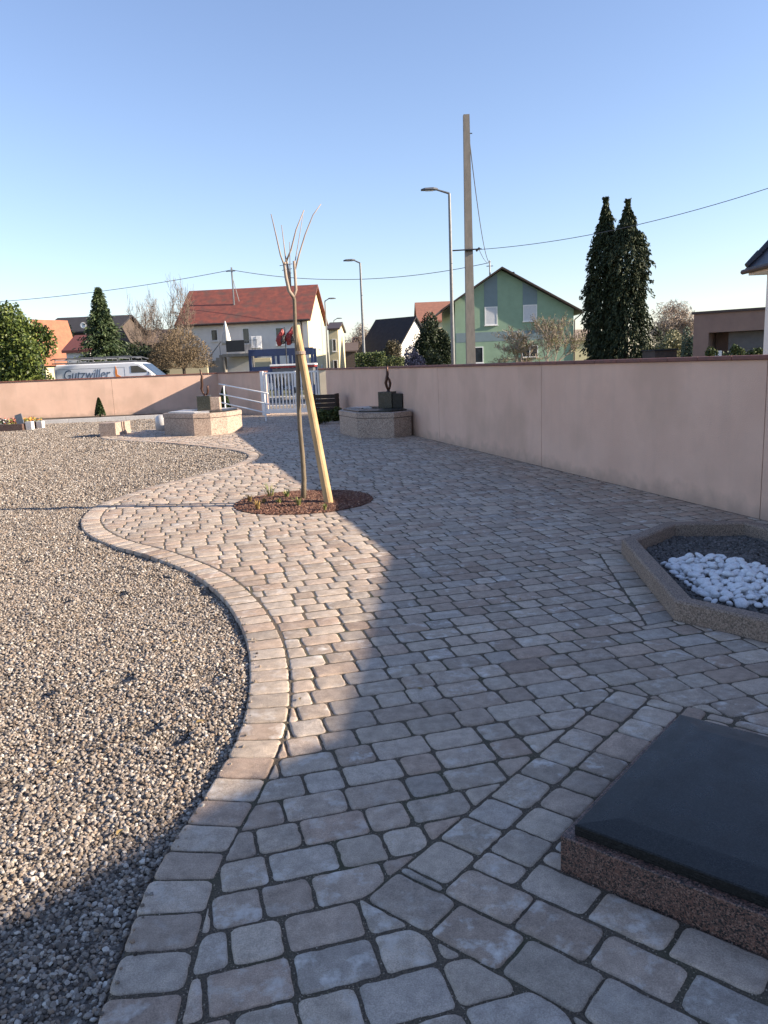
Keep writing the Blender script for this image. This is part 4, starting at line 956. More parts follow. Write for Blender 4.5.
# green house
gA = Vector((D(455.8, 350, 60).x, 60, 0))
def H2(px, py): return plane_hit(px, py, gA, 0)
gL = H2(573.5,330)[0]; gap = H2(501,269.5)[1]; e1 = H2(446,309)[1]; ov = .85
gux = H2(501,270)[0]; slR = (gap - H2(580,312.4)[1])/(H2(580,312)[0]-gux); geR = gap - slR*(gL-gux); slL = (gap - H2(444.5,309.4)[1])/(gux-H2(444.5,309)[0]); geL = gap - slL*gux; geave = min(geL, geR)
wins = []
for (xa, xb, ya, yb, k) in [(484.5,497.5,307,325,'shutter'),(523,537,305,321,'shutter'),(473.5,483.5,347,363,'glass'),(521.5,538,345.5,357,'glass')]:
    u0, z1 = H2(xa, ya); u1, z0 = H2(xb, yb); wins.append(('front', u0, z0, u1-u0, z1-z0, k))
t, rf = gable_house('green_house', 'green rendered gable house with blue grey bands and two shuttered windows', gA, 0, gL, 12, geave, gap, M_green, pmat('dark_brown_tiles', (.05,.032,.028), (.035,.025,.023), scale=4, rough=.9), 'y', .55, wins, roofth=.14, asym=(gux, geL, geR))
mb = MB()
def slab(x0, x1, za, zb_): mb.add([(x0,-.012,za(x0)),(x1,-.012,za(x1)),(x1,-.012,zb_(x1)),(x0,-.012,zb_(x0)),(x0,.01,za(x0)),(x1,.01,za(x1)),(x1,.01,zb_(x1)),(x0,.01,zb_(x0))], [(0,1,2,3),(7,6,5,4),(0,4,5,1),(1,5,6,2),(2,6,7,3),(3,7,4,0)])
roofz = lambda x: gap - .08 - ((x-gux)*slR if x > gux else (gux-x)*slL)
w1, w2 = wins[0], wins[1]
slab(w1[1]-.02, w1[1]+w1[3]+.02, lambda x: w1[2]+w1[4]+.01, roofz); slab(w2[1]-.02, w2[1]+w2[3]+.02, lambda x: w2[2]+w2[4]+.01, roofz)
zz0, zz1 = H2(500,341)[1], H2(500,331.5)[1]; slab(.05, gL-.9, lambda x: zz0, lambda x: zz1); part('painted_bands', mb, M_band, t)
u, z = H2(517.5, 275); mb = MB(); mb.box(u-.22,u+.22,2.5,3.0,z-1.0,H2(517,270)[1]+.15); part('chimney', mb, M_dark, t)
mb = MB(); mb.tube([(gux-.75,.6,gap-.9),(gux-.75,.6,gap+.75)], .06, 6); mb.tube([(gux-1.0,.6,gap+.35),(gux-.5,.6,gap+.35)], .03, 4); part('cable_mast', mb, M_steel, t)
MAST2 = ROOTM[t.name] @ Vector((gux-.75,.6,gap+.6))
mb = MB(); zl_, zr2 = geL-1.0*slL, geR-.55*slR; mb.tube([(-1.06,-.4,zl_),(-1.06,12.3,zl_)], .08, 6); mb.tube([(gL+.62,-.4,zr2),(gL+.62,12.3,zr2)], .08, 6); mb.tube([(gL+.6,-.3,zr2-.02),(gL+.06,-.06,zr2-.5),(gL+.06,-.06,0)], .05, 6); part('gutter', mb, M_gutter, t)
mb = MB(); mb.box(-.95,-.01,2.0,9.0,1.9,2.1); mb.box(-.95,-.90,2.0,9.0,2.101,3.0); part('side_balcony', mb, M_concrete, t)
# dark house left of the green one, with white gable
def simple_house(label, px0, px1, py_e, py_r, Y, W, wm, rm, rdir='x', ang=0.0, over=.3, wins=(), name='village_house'):
    a = D(px0, py_e, Y); b = D(px1, py_e, Y); r_ = D((px0+px1)/2, py_r, Y + (W/2 if rdir == 'x' else 0))
    return gable_house(name, label, Vector((a.x, Y, 0)), ang, b.x-a.x, W, a.z, r_.z, wm, rm, rdir, over, wins)
c_ = D(396, 351, 75); gable_house('village_house', 'dark roofed house with a white gable and an orange verge, left of the ivy tree', Vector((c_.x, 75, 0)), R(50), 6.0, 4.6, c_.z, D(417,318,77.3).z, M_hwhite, M_roofdark, 'y', .3)
simple_house('house with a brown red tiled roof rising behind the dark ivy tree', 419, 470, 322, 303, 84, 8, M_cream, pmat('brown_tiles', (.30,.13,.085), (.22,.10,.07), scale=3, rough=.9, bump=.5, bscale=9), 'x', 0, .2)
simple_house('small pink tiled house beyond the tall street lamp', 353, 374, 349, 338, 120, 7, M_cream, pmat('pink_tiles', (.42,.24,.18), (.34,.18,.13), scale=3, rough=.9), 'x', 0, .2)
simple_house('low brown barn between the white house and the pink roof', 334, 356, 352, 344, 105, 7, pmat('barn_boards', (.10,.075,.06), (.07,.055,.045), scale=5, rough=.95), pmat('barn_roof', (.12,.085,.07), (.09,.065,.055), scale=3, rough=.9), 'x', 0, .3)
simple_house('black roofed house with a satellite dish behind the spruce', 43, 116, 334, 319, 70, 8, MATS['barn_boards'], M_roofdark, 'x', R(-2), .3)
q = D(83.5, 325.5, 69.2); t = thing('satellite_dish', 'white satellite dish on the black roof behind the spruce', 'satellite dish', q)
mb = MB(); mb.loft([[(r*math.cos(a), -.1+d_, r*math.sin(a)) for a in np.linspace(0,6.283,17)[:-1]] for r, d_ in ((.02,.1),(.16,.06),(.27,0),(.26,-.02),(.15,.04),(.01,.08))], cap=False); part('dish', mb, M_frame, t, smooth=True)
mb = MB(); mb.tube([(0,0,0),(0,.3,-.3),(0,.3,-1.2)], .04, 6); part('arm', mb, M_steel, t)
simple_house('house with a bright orange tiled roof slope beside the laurel', 32, 50, 353, 322, 58, 2.6, M_cream, M_rooforange, 'y', R(-30), .3)
simple_house('small house with dark red pantiles left of the spruce', 66, 90, 352, 338, 50, 4, M_hwhite, pmat('dark_red_pantiles', (.17,.05,.04), (.10,.035,.03), scale=30, rough=.7, bump=.8, bscale=40), 'x', R(-3), .2)
simple_house('brown roofed barn behind the bare trees beside the white house', 122, 186, 345, 331.5, 76, 7, MATS['barn_boards'], MATS['barn_roof'], 'x', 0, .3)
simple_house('small cream house with a tan roof, right of the green house', 574, 600, 341, 331, 74, 7, M_cream, pmat('tan_tiles', (.33,.25,.19), (.26,.2,.15), scale=3, rough=.9), 'x', 0, .25)
simple_house('low red brown roofed house between the white house and the tall bare trees', 184, 200, 322, 303, 90, 8, M_cream, M_roofred, 'x', 0, .2)

# flat roofed garage building on the right
Y = 30.0; a = D(694, 314, Y); b = D(820, 298, Y); zt = D(694,314.5,Y).z
t = thing('garage_building', 'flat roofed mauve brown garage building behind the wall on the right', 'building', (a.x, Y, 0), R(-36))
M_mauve = pmat('mauve_render', (.27,.185,.15), (.23,.155,.13), scale=2, rough=.95)
zd = D(706,333,Y).z; x0 = .55; x1 = 5.4
mb = MB(); mb.box(0,x0,0,8,-.5,zt); mb.box(x0,x1,0,8,zd,zt); mb.box(x1,8,0,8,-.5,zt); mb.box(x0,x1,1.2,8,-.5,zd-.001); part('wall', mb, M_mauve, t)
mb = MB(); mb.box(-.08,8.1,-.08,8.1,zt+.002,zt+.09); part('roof', mb, M_gutter, t)
mb = MB(); mb.box(x0+.6,x1,.55,.62,-.5,zd-.01); 
for k_ in range(12): mb.box(x0+.6,x1,.53,.549,.1+k_*.22,.28+k_*.22)
part('garage_door', mb, pmat('grey_door', (.12,.12,.125), (.09,.09,.095), scale=4, rough=.6), t)
mb = MB(); mb.box(x0+.1,x0+.5,-.02,-.002,1.3,1.6); part('meter_box', mb, M_frame, t)
# white house whose eave enters on the right
Y = 15.0; tip = D(745, 272, Y); wl = D(764.5, 300, Y).x; ez = tip.z
t = thing('white_house', 'white house with dark tiled roof, its eave corner entering at the right edge', 'house', (wl, Y, 0), 0)
HD = 2.8   # the house stands nearer than its visible far corner
mb = MB(); mb.box(0,6.5,-HD,-.05,-.5,ez+.1); part('wall', mb, M_hwhite, t)
ovx = wl - tip.x
M_rooft = pmat('glazed_dark_tiles', (.035,.035,.045), (.02,.02,.028), scale=5, rough=.35, bump=.4, bscale=20)
prof_ = [(-ovx,ez),(-ovx,ez+.06),(-ovx+1.0,ez+1.02),(3.0,ez+1.35),(6.9,ez+.4),(6.9,ez)]
mb = MB(); mb.prism_y(prof_, -HD-.3, 0); rf = part('roof', mb, M_rooft, t, fix=True)
mb = MB()
for k_ in range(5):
    f = k_/5; mb.tube([(-ovx+f, -.06+.0, ez+.10+f*.96), (-ovx+f+.24, -.06, ez+.12+(f+.2)*.96)], [.055,.085], 8)
part('verge_tiles', mb, M_rooft, rf)
mb = MB(); mb.box(-ovx+.06,6.8,-HD-.25,-.02,ez-.07,ez-.002); part('soffit', mb, M_frame, t)
mb = MB(); mb.tube([(-ovx-.03,-HD-.3,ez+.0),(-ovx-.03,.03,ez+.0)], .045, 8); part('gutter', mb, M_gutter, t)

# unseen building, out of frame right; roof outline shaped to cast the foreground shadow
wd = Vector((WD, 1, 0)).normalized(); wn = Vector((1, -WD, 0)).normalized(); Dd = 2.6; W0 = Vector((wallx(0), 0, 0)) + wn*Dd
sdir = Vector((1, -SUN_A, SUN_T)); prof = []
for P in [tuple(G(*q)[:2]) for q in ((387,555),(372,605),(360,648),(342,702),(327,737),(275,763),(242,787),(200,806),(98,868),(0,919))]:
    P = Vector((*P,0)); k_ = (W0-P).dot(wn)/sdir.dot(wn); Q = P + sdir*k_; prof.append(((Q-W0).dot(wd), Q.z))
print('chapel profile', [(round(a,2), round(b,2)) for a,b in prof])
prof = [(a, b) for a, b in prof]; ridge_s = prof[-1][0]-3.5; ridge_z = prof[-1][1]+3.2
t = thing('shadow_building', 'unseen building beyond the right wall, roof outline shaped to cast the foreground shadow', 'building', (W0.x, W0.y, 0), math.atan2(wd.y, wd.x))
full = prof + [(ridge_s, ridge_z), (ridge_s-9, prof[0][1])]
mb = MB(); mb.prism_y([(a, b) for a, b in full] + [(a, b-.25) for a, b in full[::-1]], -8.5, 0); part('roof', mb, M_roofred, t, fix=True)
mb = MB(); mb.prism_y([(a, b-.26) for a, b in full[1:-1]] + [(ridge_s-8.2,prof[0][1]-.2),(ridge_s-8.2,-.5),(prof[1][0],-.5)], -8.2, -.25); part('wall', mb, M_hwhite, t, fix=True)

# ------------------------------------------------------------------ low cream wall beyond the road
q0 = D(160, 361, 50); q1 = D(207, 360, 50)
t = thing('garden_wall', 'low cream garden wall beneath the pruned tree across the road', 'wall', (q0.x, 50, 0)); mb = MB(); mb.bbox(-3, q1.x-q0.x, 0, .2, -.1, q1.z, .01); part('body', mb, M_cream, t)
mb = MB(); mb.bbox(-3.03, q1.x-q0.x+.03, -.03, .23, q1.z+.001, q1.z+.06, .01); part('coping', mb, M_kerb, t)

# ------------------------------------------------------------------ street lamps, pole, cables
def lamp(label, pxt, pyt, pxb, pxh, pyh, Y, armlen=None):
    top = D(pxt, pyt, Y); bot = D(pxb, 360, Y); x = (top.x+bot.x)/2; h = top.z; hd = D(pxh, pyh, Y); t = thing('street_lamp', label, 'street lamp', (x, Y, 0), 0, 'street lamps beyond the wall')
    mb = MB(); mb.tube([(0,0,-.1),(0,0,1.2),(0,0,1.21),(0,0,h)], [.11,.10,.085,.055], 12); part('post', mb, M_steel, t, smooth=False)
    e = Vector((hd.x-x, 0, hd.z)); s_ = 1 if e.x > 0 else -1; k = Vector((0,0,h)); m_ = e - Vector((s_*.55,0,.04))
    mb = MB(); mb.tube([k, m_], [.045,.035], 8); part('arm', mb, M_steel, t)
    mb = MB(); mb.loft([[Vector((m_.x+s_*u, v, m_.z+z_)) for v, z_ in ((-w_,0),(-w_*.6,h_),(w_*.6,h_),(w_,0),(w_*.5,-.035),(-w_*.5,-.035))] for u, w_, h_ in ((-.08,.05,.05),(.1,.13,.08),(.45,.14,.07),(.62,.06,.03))]); hdp = part('lamp_head', mb, M_steel, t, fix=True)
    mb = MB(); mb.box(min(m_.x+s_*.1,m_.x+s_*.42), max(m_.x+s_*.1,m_.x+s_*.42), -.08,.08, m_.z-.045, m_.z-.036); part('lens', mb, M_frame, hdp)
lamp('tall grey street lamp beside the concrete pole, arm to the left', 449.2, 193.5, 453.2, 422.5, 189, 33.6)
lamp('grey street lamp above the dark roofed house, arm to the left', 360.2, 263, 364.2, 344.5, 260, 47)
lamp('street lamp at the gable of the white house, arm to the right', 325, 301, 328, 335, 298, 72)
lamp('farthest small street lamp right of the white house', 334, 320.5, 335.6, 341.5, 318, 100)
Y = 33.0; top = D(466.7, 115, Y); bot = D(470.3, 362, Y); x = (top.x+bot.x)/2
t = thing('utility_pole', 'tall weathered concrete utility pole in front of the green house', 'utility pole', (x, Y, 0))
mb = MB(); mb.loft([[(a*s_, b*s2, z) for a, b in ((-1,-1),(1,-1),(1,1),(-1,1))] for z, s_, s2 in ((-.1,.20,.17),(top.z,.12,.11))]); pole = part('shaft', mb, M_concrete, t)
bz = D(460, 251, Y).z; mb = MB(); lx = D(452, 251, Y).x - x; mb.tube([(lx,-.2,bz),(.5,-.2,bz+.02)], .03, 6); mb.tube([(.28,-.2,bz-.06),(.42,-.2,bz+.07)], .045, 6); mb.tube([(-.14,-.17,bz),(.14,-.17,bz)], .05, 6); part('bracket', mb, M_dark, t)
mb = MB(); mb.tube([(.1,-.05,top.z-.7),(.22,-.05,top.z-.7)], .02, 6); mb.tube([(.11,-.1,top.z-1.2),(.13,-.1,top.z-4.2)], .018, 5); part('cable_hook', mb, M_dark, t)
mb = MB(); mb.box(-.05,.05,-.156,-.148,1.75,1.9); part('number_plate', mb, pmat('red_plate', (.35,.04,.03)), t)
PT = Vector((x+.12, Y-.05, top.z-1.1)); BR = Vector((x+.4, Y-.2, bz))
def cable(label, a, b, sag, r, n=28):
    t = thing('overhead_cable', label, 'cable', a, 0, 'overhead cables'); mb = MB()
    pts = [a.lerp(b, i/n) - Vector((0,0,sag*4*(i/n)*(1-i/n))) for i in range(n+1)]; mb.tube(pts, r, 5); part('wire', mb, M_cable, t, world=True)
cable('overhead cable running left from the white house roof mast', D(-160, 306, 74), MAST1, .9, .024)
cable('overhead cable hanging between the white house mast and the green house mast', MAST1, MAST2, 1.0, .024)
cable('overhead cable rising to the upper right from the concrete pole', BR, D(900, 141, 24), .55, .012)
cable('slack cable dropping from the concrete pole top to the green house', PT, MAST2, 1.1, .02)
cable('thin cable from the concrete pole bracket to the green house mast', BR, MAST2 + Vector((.1,0,.1)), .3, .012)

# ------------------------------------------------------------------ van, blue shelter, red shapes
Y = 36.0; a = D(53, 366, Y); t = thing('delivery_van', 'white panel van with roof rack and script lettering parked behind the rear wall', 'van', (a.x, Y, 0))
vb = D(60, 365, Y).z; L_ = D(170, 370, Y).x - a.x
M_vw = pmat('white_van_paint', (.74,.75,.77), (.70,.71,.73), scale=2, rough=.3)
f_ = L_
prof = [(0,.35),(0,vb-.12),(.12,vb),(f_*.70,vb),(f_*.745,vb-.07),(f_*.90,vb-.78),(f_*.985,vb-.98),(f_,vb-1.15),(f_,.35)]
mb = MB(); 
def vring(y, ins): 
    c = (f_/2, 1.2); return [(c[0]+(p[0]-c[0])*(1-ins*.5/ f_*2), y, c[1]+(p[1]-c[1])*(1-ins)) for p in prof]
mb.loft([vring(0,.05), vring(.05,.015), vring(.12,0), vring(1.78,0), vring(1.85,.015), vring(1.9,.05)]); part('body', mb, M_vw, t, fix=True)
mb = MB(); mb.prism_y([(f_*.665,vb-.48),(f_*.665,vb-.17),(f_*.725,vb-.17),(f_*.80,vb-.42),(f_*.80,vb-.48)], -.012, .03); mb.prism_y([(f_*.812,vb-.48),(f_*.812,vb-.44),(f_*.84,vb-.60),(f_*.82,vb-.62)], -.012,.03); part('side_window', mb, M_glass, t, fix=True)
mb = MB(); mb.add([(f_*.752,.2,vb-.09),(f_*.752,1.7,vb-.09),(f_*.893,1.75,vb-.74),(f_*.893,.15,vb-.74)], [(0,1,2,3)]); mb.v = [v+Vector((.012,0,.012)) for v in mb.v]; part('windscreen', mb, M_glass, t)
mb = MB(); lw = .012
for (x0,x1,z0,z1) in [(.12,f_*.61,vb-.22,vb-.208),(.12,.132,.9,vb-.22),(f_*.61,f_*.61+.012,.9,vb-.208),(f_*.36,f_*.36+.012,.9,vb-.22)]: mb.box(x0,x1,-.005,.02,z0,z1)
part('panel_seams', mb, pmat('seam_grey', (.25,.26,.28)), t)
for wx in (f_*.16, f_*.82):
    mb = MB(); mb.tube([(wx,.0,.34),(wx,.22,.34)], .33, 20); wp = part('wheel', mb, M_dark, t); mb = MB(); mb.tube([(wx,-.012,.34),(wx,.02,.34)], .19, 14); part('rim', mb, M_steel, wp)
mb = MB(); mb.bbox(f_*.83,f_*.85,-.22,-.02,vb-.75,vb-.5,.01); part('mirror', mb, M_vw, t)
mb = MB(); mb.bbox(f_*.96,f_*.995,.08,.4,.85,1.05,.02); part('headlight', mb, M_glass, t); mb = MB(); mb.bbox(f_*.96,f_*.995,1.5,1.82,.85,1.05,.02); part('headlight', mb, M_glass, t)
rk = MB(); zr_ = D(60,359,Y).z
for yy in (.15, 1.7):
    rk.tube([(-.15,yy,zr_-.05),(0,yy,zr_),(f_*.66,yy,zr_),(f_*.73,yy,zr_-.12)], .028, 6); rk.tube([(-.1,yy,vb+.06),(f_*.71,yy,vb+.06)], .03, 6)
for k_ in range(7): xx = .05+k_*f_*.11; rk.tube([(xx,.15,vb+.02),(xx,.15,zr_)], .02, 5); rk.tube([(xx,1.7,vb+.02),(xx,1.7,zr_)], .02, 5); rk.tube([(xx,.15,zr_-.06),(xx,1.7,zr_-.06)], .02, 5)
part('roof_rack', rk, M_steel, t)
def text_obj(name, body, size, loc, parent, m, shear=.25, ext=.004, width=None):
    cu = bpy.data.curves.new(name, 'FONT'); cu.body = body; cu.size = size; cu.shear = shear; cu.extrude = ext; cu.resolution_u = 4
    o = bpy.data.objects.new(name+'_curve', cu); COL.objects.link(o); dg = bpy.context.evaluated_depsgraph_get(); me = bpy.data.meshes.new_from_object(o.evaluated_get(dg)); bpy.data.objects.remove(o)
    xs = [v.co.x for v in me.vertices]; k = width/(max(xs)-min(xs)) if width else 1; x_min = min(xs)
    for v in me.vertices: v.co = Vector(((v.co.x-x_min)*k, -v.co.z, v.co.y))
    me.materials.clear(); me.materials.append(m); o = bpy.data.objects.new(name, me); COL.objects.link(o); o.parent = parent; o.location = loc; me.name = name; return o
tl = D(64,376,Y).x - a.x; tr = D(111,376,Y).x - a.x; ztop = D(66,369.8,Y).z
text_obj('lettering', 'Gutzwiller', .62, (tl, -.008, ztop-.45), t, pmat('grey_blue_lettering', (.10,.14,.20), (.09,.12,.17)), .3, .003, tr-tl)
mb = MB(); fx = D(116,372,Y).x - a.x; z0 = D(116,377,Y).z; z1 = D(116,366,Y).z; mb.prism_y([(fx-.02,z0-.1),(fx-.05,z0+.2),(fx,z1),(fx+.06,z0+.3),(fx+.05,z0+.12),(fx+.2,z0+.02),(fx+.22,z0-.1)], -.011, .0); part('flame_emblem', mb, pmat('orange_vinyl', (.75,.24,.04)), t, fix=True)

Y = 45.0; a = D(248, 350, Y); b = D(313, 350, Y); zt = D(270,349,Y).z; z1 = D(270,355.5,Y).z; W_ = b.x-a.x
M_blue = pmat('blue_painted_steel', (.018,.035,.10), (.014,.028,.08), scale=5, rough=.5)
t = thing('blue_shelter', 'dark blue steel frame shelter with open bays behind the gate', 'shelter', (a.x, Y, 0))
mb = MB(); mb.box(0,W_,0,.15,z1,zt); mb.box(0,W_,2.2,2.35,z1,zt); part('roof_beam', mb, M_blue, t)
for xx in (0, W_*.36, W_*.62, W_-.16):
    for yy in (.0, 2.2): mb = MB(); mb.box(xx,xx+.16,yy,yy+.15,0,z1-.002); part('post', mb, M_blue, t)
mb = MB(); mb.box(.161,W_*.36-.002,.02,.1,.8,1.75); part('side_panel', mb, M_blue, t)
mb = MB(); mb.bbox(.25,W_*.33,.4,.5,1.3,2.25,.02); part('sign_panel', mb, M_cream, t)
M_redp = pmat('red_paint', (.27,.03,.025), (.20,.02,.02), scale=5, rough=.5)
a = D(270, 367, 41); t = thing('red_trailer', 'low red and white trailer body showing just above the gate', 'trailer', (a.x, 41, 0), 0); W_ = D(315,367,41).x-a.x; z_ = D(290,363.5,41).z
mb = MB(); mb.bbox(0,W_,0,1.6,1.62,z_-.12,.03); part('body', mb, M_redp, t); mb = MB(); mb.bbox(.1,W_-.1,.1,1.5,.7,1.61,.02); part('chassis', mb, M_steel, t); mb = MB(); mb.bbox(-.02,W_+.02,-.02,1.62,z_-.118,z_-.02,.02); part('top_rail', mb, M_white, t)
for xx in (.5, W_-.6): mb = MB(); mb.tube([(xx,.02,.85),(xx,.25,.85)], .34, 16); part('wheel', mb, M_dark, t)
for (px, py0, py1, wd_, lab) in [(280,329,346,.22,'crumpled red and black bundle hanging above the blue shelter, left one'),(290,327,345,.25,'crumpled red and black bundle above the blue shelter, right one')]:
    a = D(px, py0, 44.5); z0 = D(px, py1, 44.5).z; h = a.z-z0; t = thing('hanging_bundle', lab, 'bundle', (a.x, 44.5, z0), 0, 'red bundles above the blue shelter'); mb = MB(); N_ = 12; rings = []
    for i in range(10):
        f = i/9; r_ = wd_*math.sin(math.pi*(.12+.8*f))*(.8+.35*random.random()); cx_ = .22*(f-.5)*(1 if px < 285 else 1.3)
        rings.append([(cx_+r_*math.cos(q)*(1+.25*math.sin(3*q+i)), r_*.7*math.sin(q)*(1+.2*math.sin(5*q+i*2)), h*f) for q in np.linspace(0,6.283,N_+1)[:-1]])
    mb.loft(rings); part('cloth', mb, M_redp, t); mb = MB(); mb.loft([[(v[0]*.5+.16, v[1]-.1, v[2]*.8) for v in r_] for r_ in rings[1:8]]); part('dark_fold', mb, M_dark, t)
    mb = MB(); mb.tube([(.25,.1,-z0),(.25,.1,h+.1)], .03, 6); part('mast', mb, M_dark, t)

# ------------------------------------------------------------------ vegetation beyond the wall
M_laurel = leafmat('laurel_leaves', (.030,.050,.014), (.15,.18,.04), (.07,.10,.022), rough=.45)
M_spruce = leafmat('spruce_needles', (.025,.045,.018), (.085,.115,.045), (.045,.068,.028))
M_cypress = leafmat('dark_conifer_sprays', (.014,.022,.009), (.060,.075,.032), (.030,.042,.017), rough=.7)
M_hedge = leafmat('hedge_leaves', (.03,.05,.015), (.11,.13,.04), (.06,.085,.025))
M_ivy = leafmat('ivy_leaves', (.010,.018,.008), (.04,.055,.02), (.02,.032,.012))
def leafy(name, label, px0, px1, pyt, Y, n, size, mat, zb=0.0, nb=16, cat='tree', group=None, depth=.8, trunk=True, shell=.45, elong=1.6):
    a = D(px0, pyt, Y); b = D(px1, pyt, Y); x = (a.x+b.x)/2; rx = (b.x-a.x)/2/.86; zt = a.z; rz = (zt-zb)/2/.92
    t = tree_root(name, label, x, Y, group, cat); P = blob_points((x,Y,(zt+zb)/2), (rx, rx*depth, rz), n, nb, shell)
    leaves('crown', P, size, mat, t, elong=elong)
    if trunk:
        mb = MB(); mb.tube([(0,0,-.1),(0.05,0,zt*.3),(0,0.03,zt*.65)], [.12,.09,.03], 7)
        for k_ in range(6): a_ = random.random()*6.28; mb.tube([(0,0,zt*(.25+.06*k_)),(rx*.4*math.cos(a_),rx*.4*math.sin(a_),zt*(.45+.06*k_))], [.05,.015], 5)
        part('trunk', mb, M_oldbark, t)
    return t
leafy('laurel_tree', 'large bushy laurel with shiny yellow green leaves at the left edge', -44, 54, 301, 35.5, 30000, .105, M_laurel, -.2, 34, shell=.5, depth=.7)
# spruce
def spruce(label, px, py, Y, r0, mat, n=900):
    tip = D(px, py, Y); H_ = tip.z; t = tree_root('spruce_tree', label, tip.x, Y); C = []; Dn = []
    for k_ in range(n):
        f = random.random()**.75; z = .4+f*(H_-.5); r = r0*(1-f)**1.05*random.choice([.55,.75,.9,1.0,1.1,1.3])*random.uniform(.85,1.1)+.05; a_ = random.random()*6.283; m_ = 26
        s_ = np.sort(rng.random(m_)); rr = r*(.25+.75*s_); dro = -.28*rr*.6 + .12*(rr/r0)**2
        C.append(np.stack([tip.x+rr*math.cos(a_)+rng.normal(0,.05,m_)*(1+rr), Y+rr*math.sin(a_)+rng.normal(0,.07,m_)*(1+rr), z+dro+rng.normal(0,.05,m_)-.03],1)); Dn.append(np.tile([math.cos(a_), math.sin(a_), -.5],(m_,1)))
    C = np.concatenate(C); Dn = np.concatenate(Dn); leaves('crown', C, .085, mat, t, elong=2.6, dirs=Dn)
    mb = MB(); mb.tube([(0,0,-.1),(0,0,H_)], [.14,.01], 7); part('trunk', mb, M_oldbark, t)
spruce('dark green spruce with pointed top behind the van', 97.5, 287, 46, 2.25, M_spruce)
# tall twin conifer
def column(label, px, pyt, Y, rbase, group):
    tip = D(px, pyt, Y); H_ = tip.z; t = tree_root('columnar_conifer', label, tip.x, Y, group); C = []; Dn = []
    for k_ in range(1500):
        f = random.random()**.9; z = .3+f*(H_-.45); r = rbase*min(1,(1-f)*3.4)**1.05*(.80+.20*(1-f))*(.72+.28*math.sin(f*11+px))**.3*random.uniform(.5,1.0)**.6+.02
        if random.random() < .14: r *= random.uniform(1.15,1.45)
        a_ = random.random()*6.283; m_ = 22; s_ = rng.random(m_); L_ = random.uniform(.3,.75)*(.35+.65*min(1,(1-f)*3))
        rr = r - L_*.55*(1-s_); dz = -L_*.75*s_**1.6 + .15
        C.append(np.stack([tip.x+rr*math.cos(a_)+rng.normal(0,.055,m_)*min(1,.3+(1-f)*4), Y+rr*math.sin(a_)+rng.normal(0,.055,m_), z+dz+rng.normal(0,.03,m_)],1)); Dn.append(np.tile([.55*math.cos(a_), .55*math.sin(a_), -.8],(m_,1)))
    C = np.concatenate(C); Dn = np.concatenate(Dn); leaves('crown', C, .075, M_cypress, t, elong=2.4, dirs=Dn, jit=.8)
    mb = MB(); mb.tube([(0,0,-.1),(0,0,H_-.3)], [.16,.03], 7); part('trunk', mb, M_oldbark, t)
column('tall dark shaggy conifer, left one of the touching pair', 606, 198, 38.3, 1.12, 'pair of tall dark conifers')
column('tall dark shaggy conifer, right one of the touching pair', 628, 200, 37.6, 1.32, 'pair of tall dark conifers')

def bare(name, label, px0, px1, pyt, Y, mat, depth=4, stems=1, r=.12, spread=.45, up=.2, z0=0.0, trunkf=.22, kids=(2,4), minr=.012, leaf=None, nleaf=0, group=None, lsize=.06):
    a = D(px0, pyt, Y); b = D(px1, pyt, Y); x = (a.x+b.x)/2; H_ = a.z; t = tree_root(name, label, x, Y, group)
    tr = MB(); cr = MB(); 
    for s_ in range(stems):
        th = trunkf*H_; p0 = Vector((random.gauss(0,.12)*(stems > 1),random.gauss(0,.12)*(stems > 1),-.1)); p1 = p0+Vector((random.gauss(0,.05),random.gauss(0,.05),th+.1)); tr.tube([p0, p1], [r, r*.8], 7)
        L_ = (H_-th)*.40
        for k_ in range(4 if stems == 1 else 2):
            an = 6.283*(k_+random.random()*.6)/4; dd = Vector((math.cos(an)*spread*1.5, math.sin(an)*spread*1.5, 1)); branches(cr, p1, dd, L_, r*.6, depth, spread, up, 3, kids, .68, 0, minr)
    # fit to the size it has
    xs = sorted(v.x for v in cr.v); zs = sorted(v.z for v in cr.v); n_ = len(xs); kx = (b.x-a.x)/(xs[int(n_*.975)]-xs[int(n_*.025)]); zb_ = trunkf*H_; kz = (H_-zb_)/(zs[int(n_*.985)]-zb_)
    cr.v = [Vector((v.x*kx, v.y*kx, zb_+(v.z-zb_)*kz if v.z > zb_ else v.z)) for v in cr.v]
    part('trunk', tr, mat, t); part('crown', cr, mat, t)
    if leaf:
        V = np.array([tuple(v) for v in cr.v]); V = V[rng.integers(0, len(V), nleaf)] + rng.normal(0,.06,(nleaf,3)) + np.array([x, Y, 0]); leaves('buds', V, lsize, leaf, t)
    return t
bare('bare_tree', 'tall bare tree left of the white house, dense pale twigs', 152, 192, 286, 62, M_twig, 4, 1, .16, .58, .12, minr=.014, kids=(3,4), group='bare trees beside the white house')
bare('bare_tree', 'smaller bare tree between the spruce and the tall bare tree', 130, 156, 299, 64, M_twig, 4, 1, .10, .52, .14, minr=.014, kids=(2,4), group='bare trees beside the white house')
a = D(146, 331, 46); b = D(214, 368, 46); cx_ = D(183,360,46).x; t = tree_root('pruned_tree', 'low umbrella shaped pruned tree in front of the white house', cx_, 46)
tr = MB(); tr.tube([(0,0,-.1),(.02,0,1.2),(0,.02,b.z+.15)], [.13,.10,.09], 8); cr = MB()
for k_ in range(16): a_ = 6.283*k_/16+random.random()*.3; branches(cr, Vector((0,0,b.z+.1)), (math.cos(a_), math.sin(a_), random.uniform(.15,1.2)), (b.x-a.x)*.2, .05, 2, .4, .1, 3, (3,4), .6, 0, .010)
part('trunk', tr, M_oldbark, t); M_btw = pmat('brown_twig', (.20,.145,.085), (.12,.09,.055), scale=5, rough=.95)
